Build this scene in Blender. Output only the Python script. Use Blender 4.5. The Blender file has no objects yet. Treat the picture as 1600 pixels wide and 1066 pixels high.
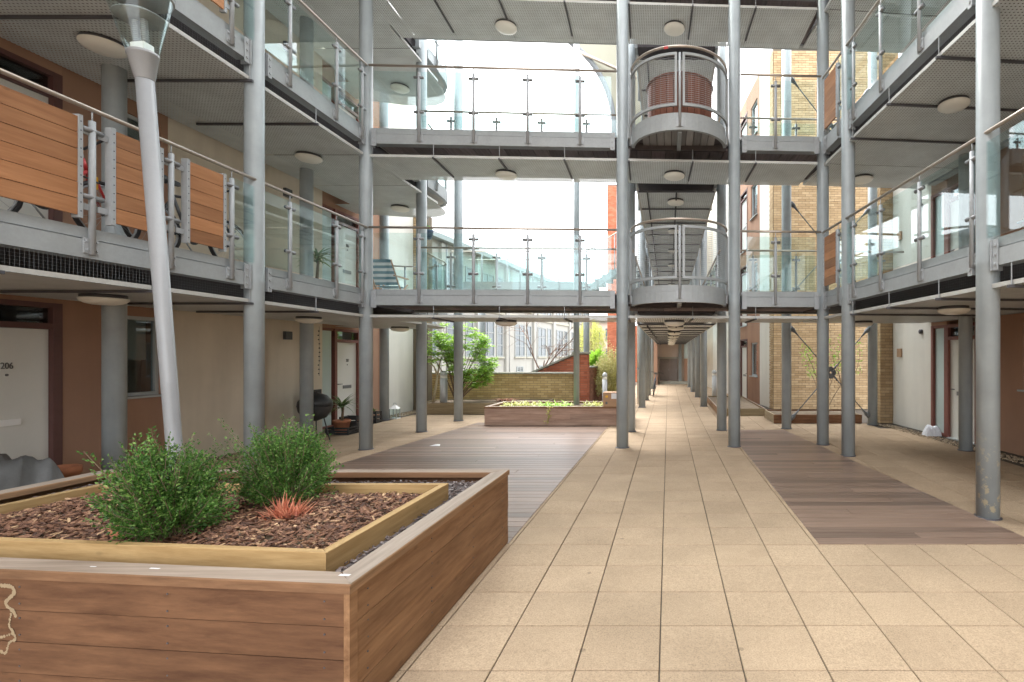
import bpy, math, random
from mathutils import Vector, Matrix
R = random.Random(11)
scene = bpy.context.scene
col = scene.collection

# ---------------------------------------------------------------- camera
cam = bpy.data.cameras.new('camera')
cam.sensor_width = 36.0
cam.lens = 792.0 / 1600.0 * 36.0
cam.shift_x = -244.0 / 1600.0
cam.shift_y = 23.0 / 1600.0
cam.clip_start = 0.05
cam.clip_end = 2000.0
camo = bpy.data.objects.new('camera', cam)
camo.location = (0, 0, 1.68)
camo.rotation_euler = (math.radians(90), 0, 0)
col.objects.link(camo)
scene.camera = camo

# ---------------------------------------------------------------- sky, sun, exposure (bright overcast)
SUN_EL, SUN_AZ = math.radians(52), math.radians(-35)
world = bpy.data.worlds.new('World')
scene.world = world
world.use_nodes = True
wn, wl = world.node_tree.nodes, world.node_tree.links
wn.clear()
sky = wn.new('ShaderNodeTexSky'); sky.sky_type = 'NISHITA'; sky.sun_disc = False
sky.sun_elevation = SUN_EL; sky.sun_rotation = SUN_AZ
sky.air_density = 1.0; sky.dust_density = 3.0; sky.ozone_density = 1.0
hs = wn.new('ShaderNodeHueSaturation'); hs.inputs['Saturation'].default_value = 0.12
mxw = wn.new('ShaderNodeMix'); mxw.data_type = 'RGBA'
mxw.inputs[0].default_value = 0.75
mxw.inputs[7].default_value = (8.6, 8.8, 9.0, 1)
bg = wn.new('ShaderNodeBackground'); bg.inputs['Strength'].default_value = 0.10
wo = wn.new('ShaderNodeOutputWorld')
wl.new(sky.outputs[0], hs.inputs['Color']); wl.new(hs.outputs[0], mxw.inputs[6])
# overcast dome: the zenith is brighter than the horizon
wtc = wn.new('ShaderNodeTexCoord'); wsx = wn.new('ShaderNodeSeparateXYZ'); wl.new(wtc.outputs['Generated'], wsx.inputs[0])
wmr = wn.new('ShaderNodeMapRange'); wmr.inputs['To Min'].default_value = .62; wmr.inputs['To Max'].default_value = 1.25; wl.new(wsx.outputs['Z'], wmr.inputs['Value'])
wmu = wn.new('ShaderNodeVectorMath'); wmu.operation = 'SCALE'; wl.new(mxw.outputs[2], wmu.inputs[0]); wl.new(wmr.outputs[0], wmu.inputs['Scale'])
wl.new(wmu.outputs[0], bg.inputs[0]); wl.new(bg.outputs[0], wo.inputs[0])
sun = bpy.data.lights.new('sun', 'SUN'); sun.energy = 0.5; sun.angle = math.radians(25); sun.color = (1, .96, .9)
suno = bpy.data.objects.new('sun', sun)
d = Vector((math.sin(SUN_AZ) * math.cos(SUN_EL), math.cos(SUN_AZ) * math.cos(SUN_EL), math.sin(SUN_EL)))
suno.rotation_euler = (-d).to_track_quat('-Z', 'Y').to_euler()
suno.location = d * 40
col.objects.link(suno)
scene.view_settings.view_transform = 'Standard'
scene.view_settings.look = 'None'
scene.view_settings.gamma = 1.0
scene.view_settings.use_curve_mapping = False
scene.view_settings.exposure = 3.05
cy = scene.cycles
cy.max_bounces = 10; cy.diffuse_bounces = 6; cy.glossy_bounces = 4; cy.transmission_bounces = 6
cy.transparent_max_bounces = 24
cy.caustics_reflective = False; cy.caustics_refractive = False
cy.sample_clamp_indirect = 6.0
cy.use_denoising = True

# ---------------------------------------------------------------- material helpers
MATS = {}
class NT:
    def __init__(s, name):
        s.m = bpy.data.materials.new(name); s.m.use_nodes = True
        s.t = s.m.node_tree; s.n = s.t.nodes; s.l = s.t.links
        s.b = s.n['Principled BSDF']; s.out = s.n['Material Output']
        MATS[name] = s.m
    def node(s, typ, **kw):
        nd = s.n.new(typ)
        for k, v in kw.items(): setattr(nd, k, v)
        return nd
    def link(s, a, b): s.l.new(a, b)
    def coords(s, scale=(1, 1, 1), rnd=True):
        tc = s.node('ShaderNodeTexCoord'); mp = s.node('ShaderNodeMapping')
        mp.inputs['Scale'].default_value = scale
        src = tc.outputs['Object']
        if rnd:
            oi = s.node('ShaderNodeObjectInfo')
            mu = s.node('ShaderNodeMath', operation='MULTIPLY'); mu.inputs[1].default_value = 57.0
            s.link(oi.outputs['Random'], mu.inputs[0])
            ad = s.node('ShaderNodeVectorMath', operation='ADD')
            s.link(src, ad.inputs[0]); s.link(mu.outputs[0], ad.inputs[1]); src = ad.outputs[0]
        s.link(src, mp.inputs['Vector'])
        return mp.outputs[0]
    def noise(s, vec, scale, detail=4, rough=.6):
        n = s.node('ShaderNodeTexNoise'); n.inputs['Scale'].default_value = scale
        n.inputs['Detail'].default_value = detail; n.inputs['Roughness'].default_value = rough
        s.link(vec, n.inputs['Vector']); return n.outputs['Fac']
    def ramp(s, fac, stops):
        r = s.node('ShaderNodeValToRGB'); e = r.color_ramp.elements
        while len(e) < len(stops): e.new(.5)
        for i, (p, c) in enumerate(stops): e[i].position = p; e[i].color = (*c, 1)
        s.link(fac, r.inputs['Fac']); return r.outputs['Color']
    def mix(s, fac, a, b, mode='MIX'):
        m = s.node('ShaderNodeMix', data_type='RGBA', blend_type=mode)
        for sock, v in ((m.inputs[0], fac), (m.inputs[6], a), (m.inputs[7], b)):
            if isinstance(v, (int, float)): sock.default_value = v
            elif isinstance(v, tuple): sock.default_value = (*v, 1)
            else: s.link(v, sock)
        return m.outputs[2]
    def math(s, op, a, b=None):
        m = s.node('ShaderNodeMath', operation=op)
        for i, v in enumerate((a, b)):
            if v is None: continue
            if isinstance(v, (int, float)): m.inputs[i].default_value = v
            else: s.link(v, m.inputs[i])
        return m.outputs[0]
    def bump(s, h, strength=.3, dist=.01):
        b = s.node('ShaderNodeBump'); b.inputs['Strength'].default_value = strength; b.inputs['Distance'].default_value = dist
        s.link(h, b.inputs['Height']); s.link(b.outputs[0], s.b.inputs['Normal'])
    def base(s, c):
        if isinstance(c, tuple): s.b.inputs['Base Color'].default_value = (*c, 1)
        else: s.link(c, s.b.inputs['Base Color'])
    def rough(s, v): s.b.inputs['Roughness'].default_value = v
    def island(s, obj_rnd=True):
        g = s.node('ShaderNodeNewGeometry'); o = s.node('ShaderNodeObjectInfo')
        return s.math('FRACT', s.math('ADD', g.outputs['Random Per Island'], o.outputs['Random']))

def sc(c, k): return tuple(x * k for x in c)

def m_plain(name, c, rough=.6, var=.12, scale=6, metal=0, bump=.08, spec=.5):
    t = NT(name); v = t.coords((1, 1, 1))
    n = t.noise(v, scale, 5); n2 = t.noise(v, scale * 9, 3)
    f = t.math('ADD', t.math('MULTIPLY', n, .65), t.math('MULTIPLY', n2, .35))
    t.base(t.ramp(f, [(.25, sc(c, 1 - var)), (.75, sc(c, 1 + var))])); t.rough(rough)
    t.b.inputs['Metallic'].default_value = metal
    t.b.inputs['Specular IOR Level'].default_value = spec
    if bump: t.bump(n2, bump, .01)
    return t.m

def m_wood(name, c1, c2, axis, rough=.75, fine=34, gap=.35, tint=.35, knots=True, bumps=.35):
    """grain stretched along one axis, each piece with its own shade"""
    t = NT(name); s3 = [fine] * 3; s3[axis] = 1.6
    v = t.coords(tuple(s3)); g = t.noise(v, 1.0, 6, .65)
    s4 = [3.0] * 3; s4[axis] = .7
    w = t.noise(t.coords(tuple(s4)), 1.0, 3)
    cc = t.ramp(g, [(.3, c1), (.72, c2)])
    cc = t.mix(t.math('MULTIPLY', w, .5), cc, sc(c1, .62))
    k = t.island()
    cc = t.mix(1.0, cc, t.ramp(k, [(0, (1 - tint,) * 3), (1, (1 + tint * .55, 1 + tint * .5, 1 + tint * .42))]), 'MULTIPLY')
    if knots:
        s5 = [9.0] * 3; s5[axis] = 4.5
        vo = t.node('ShaderNodeTexVoronoi'); vo.inputs['Scale'].default_value = 1.0
        t.link(t.coords(tuple(s5)), vo.inputs['Vector'])
        kf = t.ramp(vo.outputs['Distance'], [(.05, (.45,) * 3), (.13, (1,) * 3)])
        cc = t.mix(.4, cc, kf, 'MULTIPLY')
    t.base(cc); t.rough(rough); t.b.inputs['Specular IOR Level'].default_value = .3; t.bump(g, bumps, .004)
    return t.m

def m_rim(name, axis, side, top1, top2):
    """timber capping: weathered silver on its upper face, brown on the edges"""
    t = NT(name); s3 = [30.0] * 3; s3[axis] = 1.6
    g = t.noise(t.coords(tuple(s3)), 1.0, 6, .65); ge = t.node('ShaderNodeNewGeometry'); sx = t.node('ShaderNodeSeparateXYZ'); t.link(ge.outputs['Normal'], sx.inputs[0])
    up = t.ramp(sx.outputs['Z'], [(.80, (0, 0, 0)), (.95, (1, 1, 1))])
    a = t.ramp(g, [(.3, sc(side, .65)), (.7, sc(side, 1.2))]); b = t.ramp(g, [(.3, top1), (.7, top2)])
    t.base(t.mix(up, a, b)); t.rough(.8); t.b.inputs['Specular IOR Level'].default_value = .3; t.bump(g, .4, .004)
    return t.m

def m_leaf(name, c1, c2, c3=None, rough=.45):
    t = NT(name); g = t.node('ShaderNodeNewGeometry')
    st = [(0, c1), (.68, c2)] + ([(1, c3)] if c3 else [])
    t.base(t.ramp(g.outputs['Random Per Island'], st)); t.rough(rough)
    t.b.inputs['Specular IOR Level'].default_value = .4
    tr = t.node('ShaderNodeBsdfTranslucent'); ms = t.node('ShaderNodeMixShader'); ms.inputs[0].default_value = .3
    tr.inputs['Color'].default_value = (*sc(c2, 1.6), 1)
    t.link(t.b.outputs[0], ms.inputs[1]); t.link(tr.outputs[0], ms.inputs[2]); t.link(ms.outputs[0], t.out.inputs['Surface'])
    return t.m

def m_thinglass(name, tint, ior=1.5, rough=.0):
    t = NT(name)
    tr = t.node('ShaderNodeBsdfTransparent'); tr.inputs[0].default_value = (*tint, 1)
    gl = t.node('ShaderNodeBsdfGlossy'); gl.inputs['Roughness'].default_value = rough; gl.inputs[0].default_value = (.95, .98, 1, 1)
    fr = t.node('ShaderNodeFresnel'); ge = t.node('ShaderNodeNewGeometry')   # same reflectance on both faces of the sheet
    t.link(t.math('ADD', ior, t.math('MULTIPLY', ge.outputs['Backfacing'], 1 / ior - ior)), fr.inputs[0])
    ms = t.node('ShaderNodeMixShader')
    t.link(fr.outputs[0], ms.inputs[0]); t.link(tr.outputs[0], ms.inputs[1]); t.link(gl.outputs[0], ms.inputs[2])
    t.link(ms.outputs[0], t.out.inputs['Surface'])
    return t.m

def m_perf(name, c, pitch=.044, rad=.235):
    """painted sheet steel punched with rows of small round holes"""
    t = NT(name); tc = t.node('ShaderNodeTexCoord')
    dv = t.node('ShaderNodeVectorMath', operation='SCALE'); dv.inputs['Scale'].default_value = 1 / pitch
    t.link(tc.outputs['Object'], dv.inputs[0])
    fr = t.node('ShaderNodeVectorMath', operation='FRACTION'); t.link(dv.outputs[0], fr.inputs[0])
    sb = t.node('ShaderNodeVectorMath', operation='SUBTRACT'); sb.inputs[1].default_value = (.5, .5, .5); t.link(fr.outputs[0], sb.inputs[0])
    ml = t.node('ShaderNodeVectorMath', operation='MULTIPLY'); ml.inputs[1].default_value = (1, 1, 0); t.link(sb.outputs[0], ml.inputs[0])
    ln = t.node('ShaderNodeVectorMath', operation='LENGTH'); t.link(ml.outputs[0], ln.inputs[0])
    hole = t.math('LESS_THAN', ln.outputs['Value'], rad)
    v = t.coords((1, 1, 1)); n = t.noise(v, 2.5, 5); n2 = t.noise(v, 30, 3)
    f = t.math('ADD', t.math('MULTIPLY', n, .7), t.math('MULTIPLY', n2, .3))
    t.base(t.ramp(f, [(.3, sc(c, .82)), (.7, sc(c, 1.1))])); t.rough(.5)
    tr = t.node('ShaderNodeBsdfTransparent'); ms = t.node('ShaderNodeMixShader')
    t.link(hole, ms.inputs[0]); t.link(t.b.outputs[0], ms.inputs[1]); t.link(tr.outputs[0], ms.inputs[2])
    t.link(ms.outputs[0], t.out.inputs['Surface'])
    return t.m

def m_column(name, c, chips=.73):
    t = NT(name); v = t.coords((1, 1, 1)); vs = t.coords((6, 6, .5))
    n = t.noise(v, 3, 5); st = t.noise(vs, 1.0, 5); fl = t.noise(v, 9, 6, .7)
    cc = t.ramp(t.math('ADD', t.math('MULTIPLY', n, .5), t.math('MULTIPLY', st, .5)), [(.32, sc(c, .78)), (.66, sc(c, 1.10))])
    chip = t.ramp(fl, [(chips, (0, 0, 0)), (chips + .02, (1, 1, 1))])
    tc = t.node('ShaderNodeTexCoord'); sx = t.node('ShaderNodeSeparateXYZ'); t.link(tc.outputs['Object'], sx.inputs[0])
    low = t.ramp(t.math('MULTIPLY', sx.outputs['Z'], .5), [(0.1, (1, 1, 1)), (.5, (0, 0, 0))])
    cc = t.mix(t.math('MULTIPLY', chip, low), cc, (.55, .50, .36))
    t.base(cc); t.rough(.42); t.bump(fl, .05, .005)
    return t.m

def m_tile(name, c):
    t = NT(name); v = t.coords((1, 1, 1)); vw = t.coords((1, 1, 1), rnd=False)
    fine = t.noise(v, 105, 4, .75); mid = t.noise(v, 34, 4); big = t.noise(v, 1.5, 4)
    cc = t.ramp(fine, [(.28, sc(c, .56)), (.5, c), (.72, sc(c, 1.30))])
    cc = t.mix(.55, cc, t.ramp(mid, [(.3, (.86, .84, .82)), (.65, (1.06, 1.06, 1.05))]), 'MULTIPLY')
    cc = t.mix(.8, cc, t.ramp(big, [(.3, (.86, .85, .84)), (.6, (1.05, 1.05, 1.05))]), 'MULTIPLY')
    cc = t.mix(1.0, cc, t.ramp(t.island(), [(0, (.94, .93, .92)), (1, (1.04, 1.035, 1.03))]), 'MULTIPLY')
    st = t.noise(v, 5.5, 6, .72)
    cc = t.mix(t.ramp(st, [(.64, (0, 0, 0)), (.78, (.6, .6, .6))]), cc, sc(c, .42))
    ge = t.node('ShaderNodeNewGeometry'); pos = ge.outputs['Position']      # marks that run across neighbouring slabs
    damp = t.noise(pos, .55, 5, .6); cc = t.mix(t.ramp(damp, [(.46, (0, 0, 0)), (.68, (.42, .42, .42))]), cc, sc(c, .55))
    vo = t.node('ShaderNodeTexVoronoi'); vo.inputs['Scale'].default_value = 3.2; t.link(pos, vo.inputs['Vector'])
    pick = t.math('GREATER_THAN', t.math('FRACT', t.math('MULTIPLY', vo.outputs['Color'], 7.3)), .55)
    gum = t.math('MULTIPLY', t.math('LESS_THAN', t.math('ADD', vo.outputs['Distance'], t.math('MULTIPLY', fine, .06)), .085), pick)
    cc = t.mix(t.math('MULTIPLY', gum, .5), cc, sc(c, .35))
    t.base(cc); t.rough(.85); t.b.inputs['Specular IOR Level'].default_value = .25
    t.bump(t.math('ADD', fine, t.math('MULTIPLY', mid, .5)), .35, .003)
    return t.m

def m_brick(name, stops):
    t = NT(name); v = t.coords((1, 1, 1)); k = t.island()
    cc = t.ramp(k, stops); n = t.noise(v, 60, 4); b = t.noise(v, .9, 4)
    cc = t.mix(.8, cc, t.ramp(n, [(.3, (.8,) * 3), (.7, (1.1,) * 3)]), 'MULTIPLY')
    cc = t.mix(.6, cc, t.ramp(b, [(.3, (.8, .8, .78)), (.7, (1.1, 1.1, 1.1))]), 'MULTIPLY')
    t.base(cc); t.rough(.85); t.bump(n, .3, .004)
    return t.m

def m_render(name, c, var=.07):
    t = NT(name); v = t.coords((1, 1, 1)); vs = t.coords((3, 3, .35))
    f = t.noise(v, 160, 3); b = t.noise(v, 1.1, 5); s = t.noise(vs, 1.0, 5)
    cc = t.ramp(t.math('ADD', t.math('MULTIPLY', b, .5), t.math('MULTIPLY', s, .5)), [(.3, sc(c, 1 - var * 1.6)), (.65, sc(c, 1 + var * .6))])
    t.base(cc); t.rough(.9); t.b.inputs['Specular IOR Level'].default_value = .2; t.bump(f, .25, .004)
    return t.m

m_column('column_paint', (.31, .345, .362))
m_column('column_paint_chipped', (.31, .345, .362), .57)
m_plain('cast_iron', (.13, .14, .15), .5, .15, 12)
m_plain('beam_paint', (.31, .332, .345), .5, .16, 3)
m_plain('galv_steel', (.34, .36, .38), .45, .1, 20)
m_plain('clamp_steel', (.22, .225, .235), .4, .08, 20, metal=.3)
m_plain('rail_steel', (.42, .36, .31), .33, .08, 8, metal=.55)
m_perf('perforated_sheet', (.61, .65, .665))
m_plain('soffit_lip', (.46, .46, .44), .5, .12, 12)
m_plain('dark_bar', (.07, .07, .08), .5, .2, 12)
m_plain('dark_joist', (.075, .065, .07), .85, .3, 9)
m_wood('underside_board', (.20, .165, .175), (.34, .29, .30), 1, knots=False)
m_wood('underside_board_pale', (.26, .25, .25), (.36, .35, .35), 1, knots=False)
m_thinglass('balustrade_glass', (.90, .968, .965), 1.5)
m_thinglass('window_glass', (.72, .78, .80), 1.6)
m_wood('cladding_wood_y', (.33, .145, .062), (.54, .265, .125), 1, .6, fine=20, knots=True, tint=.30)
m_wood('cladding_red', (.20, .075, .05), (.30, .13, .085), 2, .6, knots=False, tint=.2)
m_wood('planter_wood_x_shaded', (.105, .048, .025), (.285, .148, .078), 0, .8, fine=16, tint=.18, bumps=.6)  # darker copy for front boards, the dimmer light there put into the colour
m_wood('planter_wood_pale', (.32, .205, .155), (.58, .41, .32), 0, .8, fine=16, tint=.18, bumps=.6)
m_wood('planter_wood_y_lit', (.175, .088, .043), (.42, .245, .132), 1, .8, fine=16, tint=.18, bumps=.6)  # lighter copy for side boards, the brighter light there put into the colour
m_rim('rim_wood_x', 0, (.22, .12, .065), (.235, .18, .14), (.37, .30, .245))  # edge brown toned darker to go with the shaded front boards
m_rim('rim_wood_y', 1, (.30, .18, .10), (.24, .19, .155), (.37, .315, .265))  # edge brown toned lighter to go with the lit side boards
m_wood('pine_x', (.33, .21, .09), (.53, .37, .18), 0, .75, tint=.15)
m_wood('pine_y', (.33, .21, .09), (.53, .37, .18), 1, .75, tint=.15)
m_wood('sleeper_x', (.19, .145, .085), (.36, .29, .18), 0, .85, tint=.25)
m_wood('sleeper_y', (.30, .24, .16), (.46, .39, .28), 1, .85, tint=.25)
m_wood('deck_wood', (.17, .115, .088), (.31, .225, .18), 0, .40, fine=42, tint=.36, knots=False, bumps=.5)
m_tile('paving_tile', (.40, .305, .212))
m_plain('joint_sand', (.075, .06, .045), .95, .3, 40)
m_plain('floor_paver', (.45, .42, .38), .85, .12, 12)
m_plain('pale_ground', (.34, .31, .25), .95, .2, 6)  # garden ground made pale to bounce light towards the covered walkway
m_plain('earth', (.16, .12, .08), .95, .3, 8)
m_plain('slate_litter', (.12, .10, .10), .9, .4, 30)
m_render('render_cream', (.66, .59, .49), .10)
m_render('render_white', (.70, .68, .63))
m_render('render_pale', (.33, .325, .305))
m_render('render_orange', (.36, .215, .15), .10)
m_plain('door_white', (.66, .66, .63), .4, .03, 3, bump=0)
m_plain('door_frame', (.105, .045, .04), .55, .2, 10)
m_plain('frame_red', (.20, .075, .06), .55, .2, 10)
m_plain('frosted_glass', (.46, .55, .55), .25, .05, 2, bump=0)
m_plain('window_frame', (.40, .43, .44), .45, .08, 10)
m_plain('room_dark', (.06, .05, .05), .9, .2, 2)
m_plain('blind', (.55, .53, .48), .9, .1, 2)
m_plain('white_metal', (.85, .85, .84), .35, .04, 10)
m_plain('black_plastic', (.03, .032, .035), .5, .2, 20)
m_plain('black_rubber', (.022, .022, .024), .7, .2, 20)
m_plain('yellow_plastic', (.75, .42, .02), .4, .1, 20)
m_plain('red_paint', (.40, .03, .03), .4, .1, 20)
m_plain('blue_paint', (.06, .10, .17), .35, .1, 20)
m_plain('terracotta', (.42, .17, .09), .8, .15, 14)
m_plain('diffuser', (.78, .77, .72), .35, .03, 3, bump=0)
m_plain('bollard_paint', (.50, .52, .53), .4, .06, 7)
m_plain('lamp_paint', (.30, .31, .325), .38, .06, 7)
m_plain('cardboard', (.40, .25, .15), .85, .1, 12)
m_plain('white_print', (.72, .73, .75), .6, .06, 12)
m_plain('tarp', (.13, .135, .14), .55, .2, 9)
m_plain('bag_plastic', (.66, .69, .76), .3, .15, 30)
m_plain('stone_coping', (.33, .32, .27), .9, .25, 14)
m_plain('bark_stem', (.20, .15, .10), .9, .3, 30)
m_plain('pale_bark', (.52, .44, .30), .9, .25, 30)
m_plain('twig', (.17, .11, .085), .9, .3, 30)
m_plain('roof_sheet', (.22, .24, .245), .6, .1, 3)
m_plain('canopy_fabric', (.25, .24, .185), .8, .04, 2)
m_plain('grey_door', (.20, .165, .15), .7, .25, 5)
m_plain('pink_render', (.55, .45, .39), .9, .1, 2)
m_plain('paint_mark', (.34, .26, .165), .8, .15, 20)
m_plain('numeral', (.12, .12, .12), .5, .05, 10)
m_plain('mortar', (.15, .12, .085), .95, .15, 30)
m_plain('mortar_red', (.22, .13, .10), .95, .15, 30)
m_brick('brick_yellow', [(0, (.38, .26, .14)), (.5, (.46, .325, .185)), (1, (.53, .385, .23))])
m_brick('brick_buff', [(0, (.43, .30, .13)), (.5, (.52, .375, .175)), (1, (.60, .45, .22))])
m_brick('brick_red', [(0, (.38, .11, .055)), (.5, (.48, .145, .075)), (1, (.54, .19, .11))])
m_brick('brick_brown', [(0, (.20, .09, .06)), (.5, (.27, .12, .08)), (1, (.34, .17, .11))])
m_brick('gravel_stones', [(0, (.22, .16, .10)), (.5, (.36, .28, .19)), (1, (.50, .42, .32))])
m_brick('bark_chips', [(0, (.065, .032, .022)), (.55, (.19, .09, .055)), (.88, (.32, .175, .105)), (1, (.58, .39, .23))])
m_brick('litter_chips', [(0, (.07, .05, .045)), (.6, (.15, .11, .10)), (1, (.30, .27, .27))])
m_leaf('leaf_shrub', (.022, .06, .015), (.085, .20, .036), (.27, .43, .12))
m_leaf('leaf_bright', (.14, .27, .04), (.30, .48, .08), (.46, .60, .14), .35)
m_leaf('leaf_variegated', (.36, .35, .12), (.58, .55, .26), (.74, .70, .46))
m_leaf('leaf_willow', (.33, .38, .10), (.52, .53, .17))
m_leaf('leaf_lime', (.22, .42, .05), (.42, .62, .10))
m_leaf('leaf_strap', (.06, .13, .05), (.16, .26, .09), (.34, .40, .17))
m_leaf('leaf_heather', (.40, .12, .07), (.60, .26, .17), (.70, .40, .26))
m_leaf('leaf_fern', (.24, .10, .06), (.38, .18, .11))
m_leaf('leaf_blue', (.12, .24, .17), (.22, .36, .26))
m_leaf('canvas_blue', (.10, .18, .22), (.14, .25, .30))

# ---------------------------------------------------------------- mesh helpers
class MB:
    def __init__(s): s.v = []; s.f = []
    def hexa(s, p):          # p: bottom 4 (ccw from above), top 4
        o = len(s.v); s.v += [tuple(q) for q in p]
        s.f += [(o+3, o+2, o+1, o), (o+4, o+5, o+6, o+7), (o, o+1, o+5, o+4), (o+1, o+2, o+6, o+5), (o+2, o+3, o+7, o+6), (o+3, o, o+4, o+7)]
        return s
    def box(s, x0, x1, y0, y1, z0, z1):
        return s.hexa([(x0, y0, z0), (x1, y0, z0), (x1, y1, z0), (x0, y1, z0), (x0, y0, z1), (x1, y0, z1), (x1, y1, z1), (x0, y1, z1)])
    def cbox(s, x0, x1, y0, y1, z0, z1, c=.004):
        o = len(s.v); X = (x0, x1); Y = (y0, y1); Z = (z0, z1); idx = {}
        for i in (0, 1):
            for j in (0, 1):
                for k in (0, 1):
                    a, b, e = X[i], Y[j], Z[k]; da, db, de = (c, -c)[i], (c, -c)[j], (c, -c)[k]
                    for ax, p in ((0, (a, b + db, e + de)), (1, (a + da, b, e + de)), (2, (a + da, b + db, e))):
                        idx[i, j, k, ax] = len(s.v); s.v.append(p)
        def F(*q): s.f.append(tuple(idx[t] for t in q))
        for i in (0, 1):
            r = [(i,0,0,0),(i,1,0,0),(i,1,1,0),(i,0,1,0)]; F(*(r if i else r[::-1]))
            r = [(0,i,0,1),(0,i,1,1),(1,i,1,1),(1,i,0,1)]; F(*(r if i else r[::-1]))
            r = [(0,0,i,2),(1,0,i,2),(1,1,i,2),(0,1,i,2)]; F(*(r if i else r[::-1]))
            for j in (0, 1):
                F((i,j,0,0),(i,j,1,0),(i,j,1,1),(i,j,0,1)); F((i,0,j,0),(i,1,j,0),(i,1,j,2),(i,0,j,2)); F((0,i,j,1),(1,i,j,1),(1,i,j,2),(0,i,j,2))
                for k in (0, 1): F((i,j,k,0),(i,j,k,1),(i,j,k,2))
        return s
    def tube(s, pts, r, n=8, cap=True):
        pts = [Vector(p) for p in pts]; rs = r if isinstance(r, (list, tuple)) else [r] * len(pts)
        o = len(s.v); ref = None
        for i, p in enumerate(pts):
            t = (pts[min(i+1, len(pts)-1)] - pts[max(i-1, 0)]).normalized()
            if ref is None:
                ref = Vector((0, 0, 1)) if abs(t.z) < .9 else Vector((1, 0, 0))
            a = (ref - t * ref.dot(t)).normalized(); ref = a; b = t.cross(a)
            for k in range(n):
                w = 2 * math.pi * k / n; s.v.append(tuple(p + (a * math.cos(w) + b * math.sin(w)) * rs[i]))
        for i in range(len(pts) - 1):
            for k in range(n):
                a0 = o + i*n + k; a1 = o + i*n + (k+1) % n; s.f.append((a0, a1, a1 + n, a0 + n))
        if cap:
            s.f.append(tuple(o + k for k in range(n))[::-1]); e = o + (len(pts)-1)*n; s.f.append(tuple(e + k for k in range(n)))
        return s
    def lathe(s, prof, n=20, c=(0, 0, 0), a0=0, a1=2 * math.pi, caps=True):
        o = len(s.v); full = abs(a1 - a0 - 2 * math.pi) < 1e-6; m = n if full else n + 1
        for r, z in prof:
            for k in range(m):
                w = a0 + (a1 - a0) * k / n; s.v.append((c[0] + r * math.cos(w), c[1] + r * math.sin(w), c[2] + z))
        for i in range(len(prof) - 1):
            for k in range(n):
                p = o + i*m + k; q = o + i*m + (k+1) % m; s.f.append((p, q, q + m, p + m))
        if caps and full:
            if prof[0][0] > 1e-4: s.f.append(tuple(o + k for k in range(m))[::-1])
            if prof[-1][0] > 1e-4: e = o + (len(prof)-1)*m; s.f.append(tuple(e + k for k in range(m)))
        return s
    def prism(s, poly, z0, z1):
        o = len(s.v); n = len(poly)
        s.v += [(x, y, z0) for x, y in poly] + [(x, y, z1) for x, y in poly]
        s.f += [tuple(range(o, o+n))[::-1], tuple(range(o+n, o+2*n))]
        s.f += [(o+i, o+(i+1) % n, o+n+(i+1) % n, o+n+i) for i in range(n)]
        return s
    def ribbon(s, pts, w, z0, z1):   # upright strip of thickness w along an xy polyline
        P = [Vector((p[0], p[1])) for p in pts]; L = []; Rr = []
        for i, p in enumerate(P):
            t = (P[min(i+1, len(P)-1)] - P[max(i-1, 0)]).normalized(); nn = Vector((-t.y, t.x)) * w / 2
            L.append(p + nn); Rr.append(p - nn)
        for i in range(len(P) - 1):
            s.hexa([(*Rr[i], z0), (*Rr[i+1], z0), (*L[i+1], z0), (*L[i], z0), (*Rr[i], z1), (*Rr[i+1], z1), (*L[i+1], z1), (*L[i], z1)])
        return s
    def leaf(s, p, dr, up, L, W, fold=.15, segs=2):
        dr = dr.normalized(); side = dr.cross(up)
        if side.length < 1e-4: side = dr.cross(Vector((.3, .9, .2)))
        side.normalize(); nn = side.cross(dr); o = len(s.v)
        s.v += [tuple(p), tuple(p + dr*L*.45 + side*W*.5 + nn*L*fold), tuple(p + dr*L - nn*L*fold*.4), tuple(p + dr*L*.45 - side*W*.5 + nn*L*fold)]
        s.f.append((o, o+1, o+2, o+3)); return s
    def strap(s, p, dr, L, W, droop=.5, n=5):
        dr = dr.normalized(); p = Vector(p); side = dr.cross(Vector((0, 0, 1)))
        if side.length < 1e-3: side = Vector((1, 0, 0))
        side.normalize(); o = len(s.v); q = p.copy(); dd = dr.copy()
        for i in range(n + 1):
            w = W * (1 - (i / n) ** 2) * .5 + .001
            s.v += [tuple(q + side * w), tuple(q - side * w)]
            dd = (dd + Vector((0, 0, -droop / n))).normalized(); q = q + dd * (L / n)
        for i in range(n): a = o + 2*i; s.f.append((a, a+1, a+3, a+2))
        return s
    def mesh(s, name, mat, smooth=False):
        me = bpy.data.meshes.new(name); me.from_pydata(s.v, [], s.f); me.materials.append(MATS[mat])
        if smooth: me.polygons.foreach_set('use_smooth', [True] * len(me.polygons))
        me.update(); return me
    def build(s, name, mat, parent=None, smooth=False, **kw):
        return link(name, s.mesh(name, mat, smooth), parent, **kw)

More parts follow.
